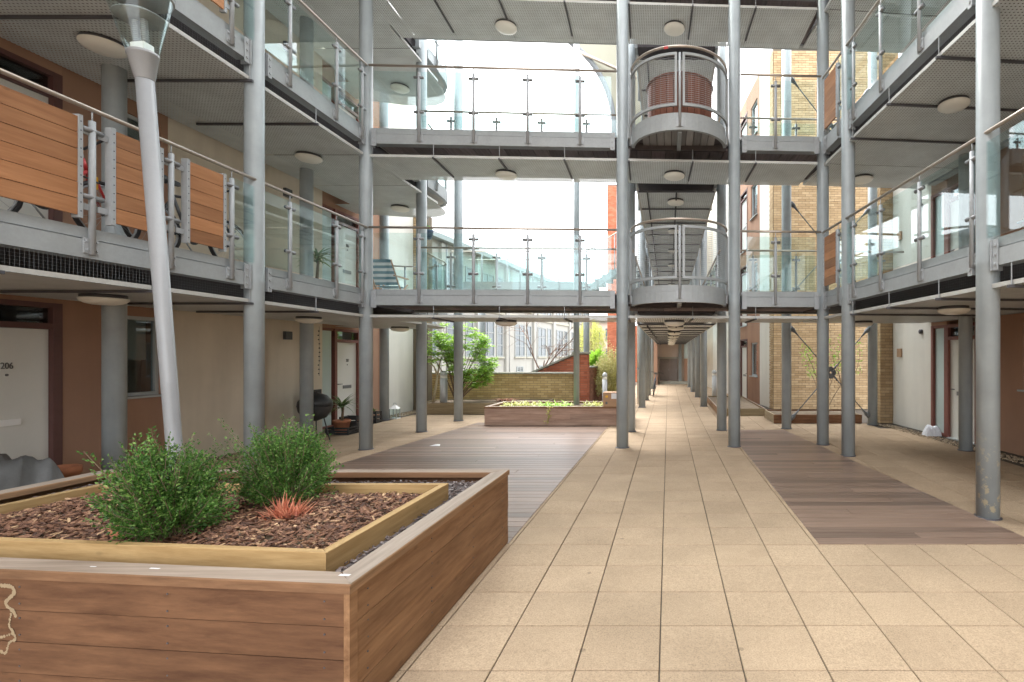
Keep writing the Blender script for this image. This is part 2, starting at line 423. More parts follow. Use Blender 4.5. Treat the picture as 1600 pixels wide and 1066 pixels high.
LOC = {}
def link(name, me, parent=None, loc=None, kind=None, label=None):
    o = bpy.data.objects.new(name, me); col.objects.link(o)
    if parent is not None:
        o.parent = parent
        if parent in LOC: o.matrix_parent_inverse = Matrix.Translation(-LOC[parent])
    if loc is not None: o.location = loc
    if kind: o['kind'] = kind
    if label: o['label'] = label
    return o
def tag(o, label, cat, group=None):
    o['label'] = label; o['category'] = cat
    if group: o['group'] = group
    return o
def thing(name, label, cat, loc=(0, 0, 0), group=None):
    o = bpy.data.objects.new(name, None); col.objects.link(o); o.location = loc; o.empty_display_size = .2
    LOC[o] = Vector(loc)
    return tag(o, label, cat, group)
class Frame:       # s along the wall, o out of it, z up
    def __init__(s, O, u, n): s.O = Vector(O); s.u = Vector(u); s.n = Vector(n).normalized()
    def p(f, s, o, z): q = f.O + f.u * s + f.n * o; return (q.x, q.y, z)
    def box(f, mb, s0, s1, o0, o1, z0, z1):
        a = [f.p(s0, o0, z0), f.p(s1, o0, z0), f.p(s1, o1, z0), f.p(s0, o1, z0)]
        if f.u.cross(f.n) < 0: a = a[::-1]
        return mb.hexa(a + [(x, y, z1) for x, y, z in a])
    def part(f, name, mat, parent, s0, s1, o0, o1, z0, z1, **kw):
        return f.box(MB(), s0, s1, o0, o1, z0, z1).build(name, mat, parent, **kw)
def text_mesh(txt, size, depth=.004):
    cu = bpy.data.curves.new('lettering', 'FONT'); cu.body = txt; cu.size = size; cu.extrude = depth; cu.align_x = 'CENTER'; cu.resolution_u = 3
    o = bpy.data.objects.new('lettering', cu); col.objects.link(o)
    dg = bpy.context.evaluated_depsgraph_get(); me = bpy.data.meshes.new_from_object(o.evaluated_get(dg))
    bpy.data.objects.remove(o); bpy.data.curves.remove(cu)
    me.materials.clear(); me.materials.append(MATS['numeral']); return me
def copy_tree(o, parent=None):
    c = o.copy(); col.objects.link(c)
    if parent is not None: c.parent = parent
    for ch in list(o.children): copy_tree(ch, c)
    return c
# ================================================================ GROUND
gm = MB(); gm.box(-400, 400, -200, 900, -1.0, -.05)
g = gm.build('ground', 'earth'); g['kind'] = 'structure'
pv = MB(); pv.box(-7.45, 6.5, -2, 31, -.045, -.012)
paving = pv.build('paving', 'joint_sand'); paving['kind'] = 'structure'
def left_deck_edge(y): return -5.6 + .066 * y
def right_deck_edge(y): return 3.76 - .10 * y
def in_deck(x, y):
    return (4.5 < y < 12.75 and left_deck_edge(y) < x < -1.41) or (4.515 < y < 11.55 and 1.35 < x < right_deck_edge(y))
def in_planter(x, y): return -5.05 < x < -1.5 and 2.4 < y < 4.5
cells = []
for i in range(-17, 15):
    for j in range(-6, 62):
        x0 = -.047 + .45 * i; y0 = 2.706 + .45 * j; xc, yc = x0 + .225, y0 + .225
        if yc > 12.6 and not (-2.0 < xc < 2.9 and (yc > 13.9 or xc > -1.2)) and not (yc < 14.3 and xc < -4.5): continue
        if xc < -7.25 or xc > 6.2 - .09 * yc: continue
        cs = [(x0, y0), (x0 + .45, y0), (x0, y0 + .45), (x0 + .45, y0 + .45)]
        if all(in_deck(*q) for q in cs) or all(in_planter(*q) for q in cs): continue
        cells.append((xc, yc))
def seen(c):
    x, y = c
    if y < 1.6: return 0
    px = 1044 + 792 * x / y
    if px < -120 or px > 1720: return 0
    if in_planter(x, y) or (x < -1.6 and y < 4.6): return .001
    return 1 / y ** 2.6
cells.sort(key=seen, reverse=True)
tm = MB().cbox(-.2214, .2214, -.2212, .2212, -.04, 0, .003).mesh('tile', 'paving_tile')
for (x, y) in cells[:300]:
    o = link('tile', tm, paving, loc=(x, y, R.uniform(-.0012, .0012)))
    o.rotation_euler = (R.uniform(-.0012, .0012), R.uniform(-.0012, .0012), R.uniform(-.002, .002))
mb = MB()
for (x, y) in cells[300:]:
    mb.cbox(x - .2214, x + .2214, y - .2212, y + .2212, -.04, R.uniform(-.001, .001), .0035)
mb.build('paving_tiles', 'paving_tile', paving, kind='stuff')

def deck(name, y0, y1, xl, xr, cuts):
    b = MB(); ys = [y0 + .01, y1 - .01]
    b.prism([(xl(ys[0]), ys[0]), (xr(ys[0]), ys[0]), (xr(ys[1]), ys[1]), (xl(ys[1]), ys[1])], -.04, -.012)
    base = b.build(name, 'dark_joist'); base['kind'] = 'structure'
    y = y0; row = 0
    while y + .13 < y1:
        a, e = xl(y), xr(y); a2, e2 = xl(y + .138), xr(y + .138)
        js = [t for t in cuts[row % len(cuts)] if a + .3 < t < e - .3]
        xs = [None] + [t + R.uniform(-.05, .05) for t in js] + [None]
        for i in range(len(xs) - 1):
            p0 = (a, a2) if xs[i] is None else (xs[i] + .002,) * 2
            p1 = (e, e2) if xs[i+1] is None else (xs[i+1] - .002,) * 2
            z = .008 + R.uniform(-.001, .001)
            q = [(p0[0], y), (p1[0], y), (p1[1], y + .138), (p0[1], y + .138)]
            cx, cyy = sum(t[0] for t in q) / 4, sum(t[1] for t in q) / 4
            m = MB(); c = .003
            lo = [(x - cx, yy - cyy, -.02) for x, yy in q]; mid = [(x - cx, yy - cyy, -c) for x, yy in q]
            hi = [(lo[0][0] + c, lo[0][1] + c, 0), (lo[1][0] - c, lo[1][1] + c, 0), (lo[2][0] - c, lo[2][1] - c, 0), (lo[3][0] + c, lo[3][1] - c, 0)]
            m.v = lo + mid + hi
            m.f = [(0,1,5,4),(1,2,6,5),(2,3,7,6),(3,0,4,7),(4,5,9,8),(5,6,10,9),(6,7,11,10),(7,4,8,11),(8,9,10,11)]
            link('plank', m.mesh('plank', 'deck_wood'), base, loc=(cx, cyy, z))
        y += .1445; row += 1
    return base
deck('timber_deck', 4.53, 12.12, left_deck_edge, lambda y: -1.425, [(-3.1,), (), (), (-2.2,), (), (), (-4.0,), ()])
deck('timber_deck', 12.13, 12.75, left_deck_edge, lambda y: -4.43, [()])
deck('timber_deck', 4.515, 11.55, lambda y: 1.345, right_deck_edge, [(), (2.3,), (), (), (), (), (1.9,), (), (), (2.6,), ()])

def scatter(name, n, fx, mat, size, parent=None, z=0.0, flat=.5, long=1.0):
    m = MB()
    for _ in range(n):
        x, y, zz = fx(); a = R.uniform(0, math.pi); t = R.uniform(-.5, .5); L = size * R.uniform(.5, 1.5) * long; W = size * R.uniform(.4, 1.0); H = W * flat
        u = Vector((math.cos(a) * math.cos(t), math.sin(a) * math.cos(t), math.sin(t))); v = Vector((-math.sin(a), math.cos(a), R.uniform(-.4, .4))).normalized(); w = u.cross(v)
        c = Vector((x, y, zz + z))
        pts = []
        for k in (-1, 1):
            for (i, j) in ((-1, -1), (1, -1), (1, 1), (-1, 1)):
                pts.append(c + u * L * .5 * i * R.uniform(.6, 1) + v * W * .5 * j * R.uniform(.6, 1) + w * H * .5 * k)
        m.hexa(pts)
    return m.build(name, mat, parent, kind='stuff')
def strip(y0, y1, xf, w, n, nm):
    def f():
        y = R.uniform(y0, y1); return xf(y) + R.uniform(-w, w), y, .0
    o = scatter(nm, n, f, 'gravel_stones', .03, z=.004); return o
strip(4.6, 11.4, lambda y: -7.28, .2, 1500, 'gravel')
strip(11.4, 15.6, lambda y: -7.62, .2, 900, 'gravel')
strip(5, 12.4, lambda y: 6.36 - .09 * y, .17, 1700, 'gravel')

# ================================================================ COLUMNS
def column(x, y, label, r=.1095, top=11.3, base=0.0):
    t = thing('steel_column', label, 'column', (x, y, base), 'grey steel columns')
    MB().lathe([(r, base), (r, 2.62), (r + .0015, 2.63), (r + .0015, 2.66), (r, 2.67), (r, top)], 32, (x, y, 0)).build('shaft', 'column_paint_chipped' if 'chipped' in label else 'column_paint', t, True)
    MB().lathe([(r + .02, base + .0), (r + .02, base + .006), (r, base + .012)], 24, (x, y, 0), caps=False).build('base_collar', 'dark_bar', t, True)
    return t
def bf(x): return 9.33 + .045 * x
for x, y, lb in [
    (-5.43, 6.65, 'tall grey column rising behind the clipped shrub nearest the lamp post'),
    (-5.43, 9.11, 'grey column left of the wide deck, where left gallery meets the bridge front'),
    (-5.45, 11.2, 'grey column at left deck edge behind the bridge, in front of the rounded gallery end'),
    (-5.42, 13.1, 'thin-looking grey column at far left deck corner beside the bushy evergreen planter'),
    (-.838, bf(-.838), 'grey column at left side of curved balconies, front of the central path'),
    (-.838, 11.25, 'grey column half hidden directly behind the left balcony column'),
    (-.85, 16.5, 'first far column on the left of the covered walkway past the bridge'),
    (-.84, 19.2, 'second far column on the left side of the covered walkway'),
    (-.84, 21.6, 'far column on the left of covered walkway beside the leaning bicycle'),
    (-.84, 25.6, 'farthest left column of the covered walkway near the end doors'),
    (1.225, bf(1.225), 'grey column at right side of curved balconies, edge of the right deck'),
    (1.21, 11.45, 'grey column just behind the right balcony column'),
    (1.18, 16.8, 'first far column on the right of the covered walkway, by low timber planter'),
    (1.19, 20.5, 'second far column in the right row of the covered walkway'),
    (1.15, 23.6, 'third far column in the right row of the covered walkway'),
    (1.14, 27.0, 'farthest column in the right row of the covered walkway'),
    (2.93, 9.6, 'grey column on right deck edge, left one of the close pair'),
    (3.03, 8.53, 'grey column on right deck edge, right one of the close pair'),
    (3.33, 5.28, 'big nearest column at far right with chipped paint near its foot'),
    (2.73, 11.7, 'grey column carrying the left ends of the crossed tie rods'),
    (4.96, 12.3, 'grey column carrying the right ends of the crossed tie rods beside brick pier'),
    (5.28, 9.0, 'shaded column in front of the white door under right gallery'),
    (-6.86, 6.28, 'dark shaded column against the orange wall left of the lamp post'),
    (-6.92, 9.7, 'shaded column by the cream wall with bicycle behind, left gallery'),
    (-7.42, 13.25, 'column against the left wall between door and small glass lantern')]:
    column(x, y, lb)
column(-2.35, 13.0, 'slim steel column standing in the long low planter', .075, 11.3, .40)
column(-2.95, 18.3, 'slim grey column behind the red brick pillar', .11, 4.0)
column(-6.72, 18.3, 'grey column standing in front of white building windows', .13, 4.0)

# ================================================================ BUILDINGS
FL = [0.0, 2.82, 5.705, 8.59]
TOP = [2.82, 5.705, 8.59, 11.45]
LW = Frame((-7.5, 0), (0, 1), (1, 0))
RW = Frame((6.7, 0), (-.09, 1), (-1, -.09))

def brickwork(parent, f, s0, s1, z0, z1, o, mat, nm='bricks', L=.215, H=.065, J=.01, dep=.012, bond=True):
    m = MB(); row = 0; z = z0 + J / 2; us = f.u.length
    while z + H <= z1 + .001:
        s = s0 - (R.choice((.5,)) * (L + J) / us if row % 2 and bond else 0)
        while s < s1 - .02:
            a, b = max(s, s0), min(s + L / us, s1)
            if b - a > .02:
                f.box(m, a, b, o, o + dep + R.uniform(-.002, .002), z, z + H)
            s += (L + J) / us
        row += 1; z += H + J
    return m.build(nm, mat, parent, kind='stuff')

def wall_seg(b, f, s0, s1, mat, k, o=0.0, thick=.3, z0=None, z1=None):
    f.part('wall', mat, b, s0, s1, o - thick, o, FL[k] if z0 is None else z0, TOP[k] if z1 is None else z1)
def door(b, f, s0, s1, k, o, num=None, frosted=None, frame='door_frame', handle_s=None, bar=False, flip=False, full=2.0, head='render_orange'):
    """s0..s1 is the leaf; jambs sit outside it"""
    z = FL[k]; d = MB()
    ft = full + .12
    lo = s0 - .08 if frosted is None else frosted[0] - .05; hi = s1 + .1
    fr = MB()
    f.box(fr, s0 - .09, s0 - .004, o - .16, o + .01, z, z + ft + .2); f.box(fr, s1 + .004, s1 + .1, o - .16, o + .01, z, z + ft + .2)
    f.box(fr, s0 - .004, s1 + .004, o - .15, o + .008, z + full + .005, z + full + .07)
    f.box(fr, s0 - .004, s1 + .004, o - .15, o + .008, z + ft + .14, z + ft + .2)
    leaf = f.part('door', 'door_white', b, s0, s1, o - .09, o - .045, z + .01, z + full)
    fr.build('door_frame', frame, leaf)
    f.part('transom_light', 'window_glass', leaf, s0, s1, o - .06, o - .052, z + full + .075, z + ft + .135)
    f.part('threshold', 'window_frame', leaf, s0, s1, o - .14, o + .04, z - .02, z + .009)
    f.part('wall', 'room_dark', b, lo - .04, hi + .0, o - .5, o - .2, z, z + ft + .2)
    f.part('wall', head, b, lo - .04, hi, o - .3, o, z + ft + .2, TOP[k])
    hs = handle_s if handle_s is not None else s0 + .07
    hm = MB(); hm.tube([f.p(hs, o - .045, z + 1.0), f.p(hs, o + .01, z + 1.0), f.p(hs + (.11 if hs < (s0+s1)/2 else -.11) / 1, o + .01, z + 1.0)], .011, 8)
    hm.build('handle', 'clamp_steel', leaf, True)
    if bar:
        f.part('letter_plate', 'white_metal', leaf, s0 + .12, s1 - .28, o - .045, o - .02, z + .88, z + .95)
    else:
        m = MB(); f.box(m, s0 + .28, s1 - .2, o - .045, o - .036, z + .88, z + .96); m.build('letter_plate', 'clamp_steel', leaf)
    if num:
        me = text_mesh(num, .105)
        t = link('number', me, leaf); p = f.p((s0 + s1) / 2 + .05, o - .040, z + 1.53)
        t.location = p; t.scale = (.72, 1, 1); t.rotation_euler = (math.radians(90), 0, math.radians(90) if not flip else math.radians(-90 + 5))
        pe = MB().tube([f.p((s0+s1)/2 + .05, o - .046, z + 1.46), f.p((s0+s1)/2 + .05, o - .036, z + 1.46)], .014, 10).build('spyhole', 'numeral', leaf)
    if frosted:
        a, c = frosted
        sp = f.part('side_light', 'frosted_glass', b, a, c, o - .06, o - .045, z + .06, z + ft + .14)
        m = MB(); f.box(m, a - .05, a - .002, o - .15, o + .006, z, z + ft + .2); f.box(m, a - .002, c, o - .15, o + .006, z, z + .055); f.box(m, a - .002, c, o - .15, o + .006, z + ft + .145, z + ft + .2)
        m.build('frame', frame, sp)
def window(b, f, s0, s1, z0, z1, k, o, wallmat, blind=None):
    z = FL[k]
    f.part('wall', wallmat, b, s0, s1, o - .3, o, z, z + z0); f.part('wall', wallmat, b, s0, s1, o - .3, o, z + z1, TOP[k])
    w = MB(); e = .05; oo = o - .10
    f.box(w, s0, s0 + e, oo, oo + .06, z + z0, z + z1); f.box(w, s1 - e, s1, oo, oo + .06, z + z0, z + z1)
    f.box(w, s0 + e, s1 - e, oo, oo + .06, z + z0, z + z0 + e); f.box(w, s0 + e, s1 - e, oo, oo + .06, z + z1 - e, z + z1)
    wi = w.build('window', 'window_frame', b)
    f.part('pane', 'window_glass', wi, s0 + e, s1 - e, oo + .02, oo + .026, z + z0 + e, z + z1 - e)
    f.part('sill', 'window_frame', wi, s0 - .04, s1 + .04, oo + .062, o + .06, z + z0 - .03, z + z0 + .0)
    f.part('room', 'room_dark', wi, s0, s1, o - 1.0, o - .9, z + z0, z + z1)
    f.part('blind', 'blind', wi, s0 + .04, s1 - .04, o - .2, o - .19, z + z0 + (z1 - z0) * .45 if blind is None else blind, z + z1)

lb = thing('gallery_building', 'cream and orange rendered flats with white doors along the left galleries', 'building', (-7.6, 6, 0))
for k in range(3):
    wall_seg(lb, LW, -1, 2.4, 'render_cream', k); wall_seg(lb, LW, 2.4, 5.16, 'render_orange', k)
    door(lb, LW, 5.29, 6.17, k, 0, num={0: '206'}.get(k), bar=True, handle_s=5.4)
    wall_seg(lb, LW, 6.27, 6.98, 'render_orange', k)
    window(lb, LW, 6.98, 7.5, 1.11, 2.24, k, 0, 'render_orange')
    wall_seg(lb, LW, 7.5, 7.6, 'render_orange', k)
    wall_seg(lb, LW, 7.6, 9.43, 'render_cream', k); wall_seg(lb, LW, 9.43, 11.08, 'render_cream', k, -.06)
    door(lb, LW, 12.02, 12.82, k, -.35, num={0: '207', 1: '306'}.get(k), frosted=(11.16, 11.88), frame='frame_red')
    wall_seg(lb, LW, 12.92, 13.9, 'render_orange', k, -.35); wall_seg(lb, LW, 13.9, 15.6, 'render_white', k, -.35)
    LW.part('vent', 'dark_bar', lb, 9.95, 10.12, -.06, .0, FL[k] + 2.0, FL[k] + 2.16)
LW.part('wall', 'render_cream', lb, -1, 15.6, -.8, -.51, 0, 11.4)
MB().tube([LW.p(13.86, -.28, .0), LW.p(13.86, -.28, 11)], .04, 12).build('downpipe', 'frame_red', lb, True)
MB().box(-8.6, -7.40, 15.61, 15.9, 0, 6.0).build('end_pier', 'mortar', lb)
brickwork(lb, Frame((0, 15.61), (1, 0), (0, -1)), -7.84, -7.40, 2.6, 6.0, 0, 'brick_yellow')

rb = thing('gallery_building', 'rendered and yellow brick flats along the right galleries and covered walkway', 'building', (6.2, 9, 0))
for k in range(3):
    wall_seg(rb, RW, -1, 3.4, 'render_cream', k); wall_seg(rb, RW, 3.4, 7.7, 'render_orange', k)
    window(rb, RW, 7.7, 8.5, 1.11, 2.24, k, 0, 'render_orange')
    wall_seg(rb, RW, 8.5, 9.5, 'render_orange', k)
    door(rb, RW, 9.64, 10.42, k, 0, frosted=(10.56, 10.92), frame='frame_red', handle_s=10.33, flip=True)
    RW.part('jamb', 'frame_red', rb, 10.93, 11.0, -.16, .012, FL[k], FL[k] + 2.32)
    RW.part('wall', 'room_dark', rb, 10.46, 11.0, -.5, -.2, FL[k], FL[k] + 2.32)
    RW.part('wall', 'render_orange', rb, 10.52, 11.0, -.3, 0, FL[k] + 2.32, TOP[k])
    wall_seg(rb, RW, 11.0, 12.56, 'render_white', k)
    RW.part('vent', 'cardboard', rb, 12.15, 12.33, 0, .03, FL[k] + 1.65, FL[k] + 1.85)
    MB().tube([RW.p(11.35, 0, FL[k] + 2.22), RW.p(11.35, .05, FL[k] + 2.22)], .05, 12).build('wall_lamp', 'dark_bar', rb, True)
RW.part('wall', 'render_cream', rb, -1, 12.9, -.9, -.51, 0, 11.4)
MB().box(5.285, 5.72, 12.60, 12.95, 0, 11.4).build('pier', 'mortar', rb)
brickwork(rb, Frame((0, 12.60), (1, 0), (0, -1)), 5.285, 5.72, 0, 11.4, 0, 'brick_yellow')
brickwork(rb, Frame((5.285, 0), (0, 1), (-1, 0)), 12.6, 12.95, 0, 11.4, 0, 'brick_yellow')
MB().box(3.31, 7.0, 15.93, 16.3, 0, 11.4).build('end_wall', 'mortar', rb)
brickwork(rb, Frame((0, 15.93), (1, 0), (0, -1)), 3.31, 6.9, 0, 11.3, 0, 'brick_yellow')
CW = Frame((4.90, 0), (-.1, 1), (-1, -.1))
brickwork(rb, CW, 15.93, 16.28, 0, 11.3, 0.012, 'brick_yellow')
for k in range(4):
    wall_seg(rb, CW, 16.3, 17.45, 'render_white', k)
    wall_seg(rb, CW, 17.45, 17.75, 'render_orange', k)
    window(rb, CW, 17.75, 18.6, .95, 2.15, k, 0, 'render_orange')
    wall_seg(rb, CW, 18.6, 19.1, 'render_orange', k)
    door(rb, CW, 19.2, 20.1, k, 0, flip=True)
    wall_seg(rb, CW, 20.2, 22, 'render_orange', k)
    wall_seg(rb, CW, 22, 26, 'render_white', k); wall_seg(rb, CW, 26, 30.2, 'render_cream', k)

# unseen deep eaves: inferred cover, added and sized to cut overhead light on the courtyard
MB().box(-9.0, -2.3, -9, 9.0, 11.5, 11.75).build('roof', 'render_white', lb)
MB().box(.5, 8.5, -9, 9.0, 11.5, 11.75).build('roof', 'render_white', rb)
LW.part('wall', 'render_cream', lb, -9, -1.002, -.8, 0, 0, 11.4)
RW.part('wall', 'render_cream', rb, -9, -1.002, -.8, 0, 0, 11.4)
# ================================================================ GALLERIES AND BRIDGES
ZT = [2.87, 5.755, 8.64]      # top of edge beam
ZS = [2.37, 5.24, 8.11]       # perforated soffit
RAIL = 1.10
def bracket(parent, f, s, sg, zt):
    """bolted end plate where a beam meets a column; sg = side of the column"""
    us = f.u.length; m = MB(); c = s + sg * .135 / us
    f.box(m, min(c, c + sg*.014/us), max(c, c + sg*.014/us), -.055, .075, zt - .33, zt - .02)
    f.box(m, min(c + sg*.015/us, c + sg*.085/us), max(c + sg*.015/us, c + sg*.085/us), .05, .06, zt - .33, zt - .02)
    for i in range(3):
        z = zt - .08 - i * .095
        m.tube([f.p(c + sg*.05/us, .06, z), f.p(c + sg*.05/us, .072, z)], .016, 6)
    return m.build('bracket', 'galv_steel', parent)
POSTCACHE = {}
def post(parent, f, s, zt, plate=True):
    p = f.p(s, .066, 0); key = (id(f), plate)
    if key not in POSTCACHE:
        m = MB(); q = Vector(f.p(s, .066, 0))
        def L(ds, o, z): a = Vector(f.p(s + ds / f.u.length, o, z)) - q; return (a.x, a.y, z)
        m.tube([L(0, .066, -.25), L(0, .066, .99)], .026, 12); m.tube([L(0, .066, .99), L(0, .066, RAIL - .02)], .007, 6)
        c = MB()
        c.tube([L(-.085, .066, 0), L(.085, .066, 0)], .026, 8)
        pl = MB()
        if plate:
            a = [L(-.06, .047, -.24), L(.06, .047, -.24), L(.06, .062, -.24), L(-.06, .062, -.24)]
            pl.hexa(a + [(x, y, -.10) for x, y, _ in a])
            for sg in (-1, 1):
                for z in (-.21, -.13): pl.tube([L(sg*.043, .06, z), L(sg*.043, .074, z)], .011, 6)
        POSTCACHE[key] = (m.mesh('post', 'galv_steel', True), c.mesh('clamp', 'clamp_steel', True), pl.mesh('base_plate', 'galv_steel') if plate else None)
    a, b, e = POSTCACHE[key]; loc = (p[0], p[1], zt)
    po = link('post', a, parent, loc=loc)
    for z in (.28, .90): link('clamp', b, po, loc=(0, 0, z))
    if e: link('base_plate', e, po)
    return po
def timber_panel(parent, f, s0, s1, zt, mat='cladding_wood_y', n=6):
    us = f.u.length; z0, z1 = zt + .085, zt + .98
    fr = MB()
    for z in (z0 + .1, z1 - .13): f.box(fr, s0 + .03 / us, s1 - .03 / us, .04, .062, z, z + .03)
    for s, sg in ((s0, 1), (s1, -1)):
        a, b = sorted((s, s + sg * .035 / us)); f.box(fr, a, b, .03, .098, z0 - .02, z1 + .02)
        for z in (z0 + .1, z1 - .1):
            a, b = sorted((s, s - sg * .09 / us)); f.box(fr, a, b, .05, .064, z - .028, z + .028)
    p = fr.build('timber_panel', 'galv_steel', parent)
    dots = MB()
    for s, sg in ((s0, 1), (s1, -1)):
        for i in range(11):
            z = z0 + .04 + i * (z1 - z0 - .08) / 10; q = s + sg * .0175 / us
            dots.tube([f.p(q, .098, z), f.p(q, .1005, z)], .006, 6)
    dots.build('bolts', 'dark_bar', p, kind='stuff')
    h = (z1 - z0) / n
    for i in range(n):
        f.part('slat', mat, p, s0 + .037 / us, s1 - .037 / us, .064 + R.uniform(0, .004), .090 + R.uniform(0, .002), z0 + i * h + .004, z0 + (i + 1) * h - .002)
def run(parent, f, s0, s1, k, cols=(), posts=(), fills=(), rail=True, lower_only=(), brk=True):
    """edge beam, rail, posts and infill along one straight edge"""
    zt = ZT[k]; us = f.u.length; cuts = [s0] + [c for c in cols if s0 < c < s1] + [s1]
    for i in range(len(cuts) - 1):
        a, b = cuts[i], cuts[i + 1]
        a += .16 / us if (i > 0 or s0 in cols) else 0; b -= .16 / us if (i < len(cuts) - 2 or s1 in cols) else 0
        bal = any(x0 <= (a + b) / 2 <= x1 for x0, x1 in lower_only)
        if bal:
            f.part('edge_beam', 'dark_joist', parent, a, b, -.035, .03, zt - .30, zt - .12); continue
        m = MB(); f.box(m, a, b, -.035, .026, zt - .100, zt); f.box(m, a, b, -.035, .048, zt - .285, zt - .114); f.box(m, a, b, -.03, .01, zt - .114, zt - .100)
        f.box(m, a, b, -.10, -.036, zt - .285, zt - .27)
        m.build('edge_beam', 'beam_paint', parent)
        nj = int((b - a) / 2.2)
        if brk:
            if i > 0 or s0 in cols: bracket(parent, f, cuts[i], 1, zt)
            if i < len(cuts) - 2 or s1 in cols: bracket(parent, f, cuts[i + 1], -1, zt)
    for s in posts: post(parent, f, s, zt)
    for (a, b, typ) in fills:
        if typ == 'glass':
            f.part('glass_panel', 'balustrade_glass', parent, a + .035 / us, b - .035 / us, .06, .072, zt + .012, zt + 1.0)
        else: timber_panel(parent, f, a, b, zt)
def handrail(parent, pts, r=.021, mat='rail_steel'):
    return MB().tube(pts, r, 12).build('handrail', mat, parent, True)
def soffit(parent, f, s0, s1, k, o_in, o_out=.03, step=1.2, dz=0, bars=True, hang=True):
    z = ZS[k] + dz; n = max(1, round((s1 - s0) / step)); us = f.u.length
    fin = o_in if callable(o_in) else (lambda s: o_in)
    for i in range(n):
        a = s0 + (s1 - s0) * i / n; b = s0 + (s1 - s0) * (i + 1) / n; g = .004 / us
        lo = [f.p(a + g, o_out, z), f.p(b - g, o_out, z), f.p(b - g, fin((a+b)/2), z), f.p(a + g, fin((a+b)/2), z)]
        m = MB(); v = lo if f.u.cross(f.n) < 0 else lo[::-1]
        m.hexa(v + [(x, y, z + .003) for x, y, _ in v])
        sp = m.build('soffit_panel', 'perforated_sheet', parent)
        f.part('lip', 'soffit_lip', sp, a + g, b - g, o_out - .003, o_out, z + .0035, z + .045)
        if bars and i:
            f.part('support_bar', 'dark_bar', parent, a - .014 / us, a + .014 / us, fin((a+b)/2) + .25, o_out + .05, z - .032, z - .004)
            if hang: MB().tube([f.p(a, o_out + .012, z - .03), f.p(a, o_out + .012, ZT[k] - .29)], .006, 6).build('hanger', 'galv_steel', parent)
def net(parent, f, s0, s1, k):
    m = MB(); a = ZS[k] + .045; b = ZT[k] - .285; s = s0; d = .032 / f.u.length; r = .0005
    while s < s1: m.tube([f.p(s, .02, a), f.p(s, .02, b)], r, 3, False); s += d
    z = a
    while z < b: m.tube([f.p(s0, .02, z), f.p(s1, .02, z)], r, 3, False); z += .03
    return m.build('bird_netting', 'clamp_steel', parent, kind='stuff')

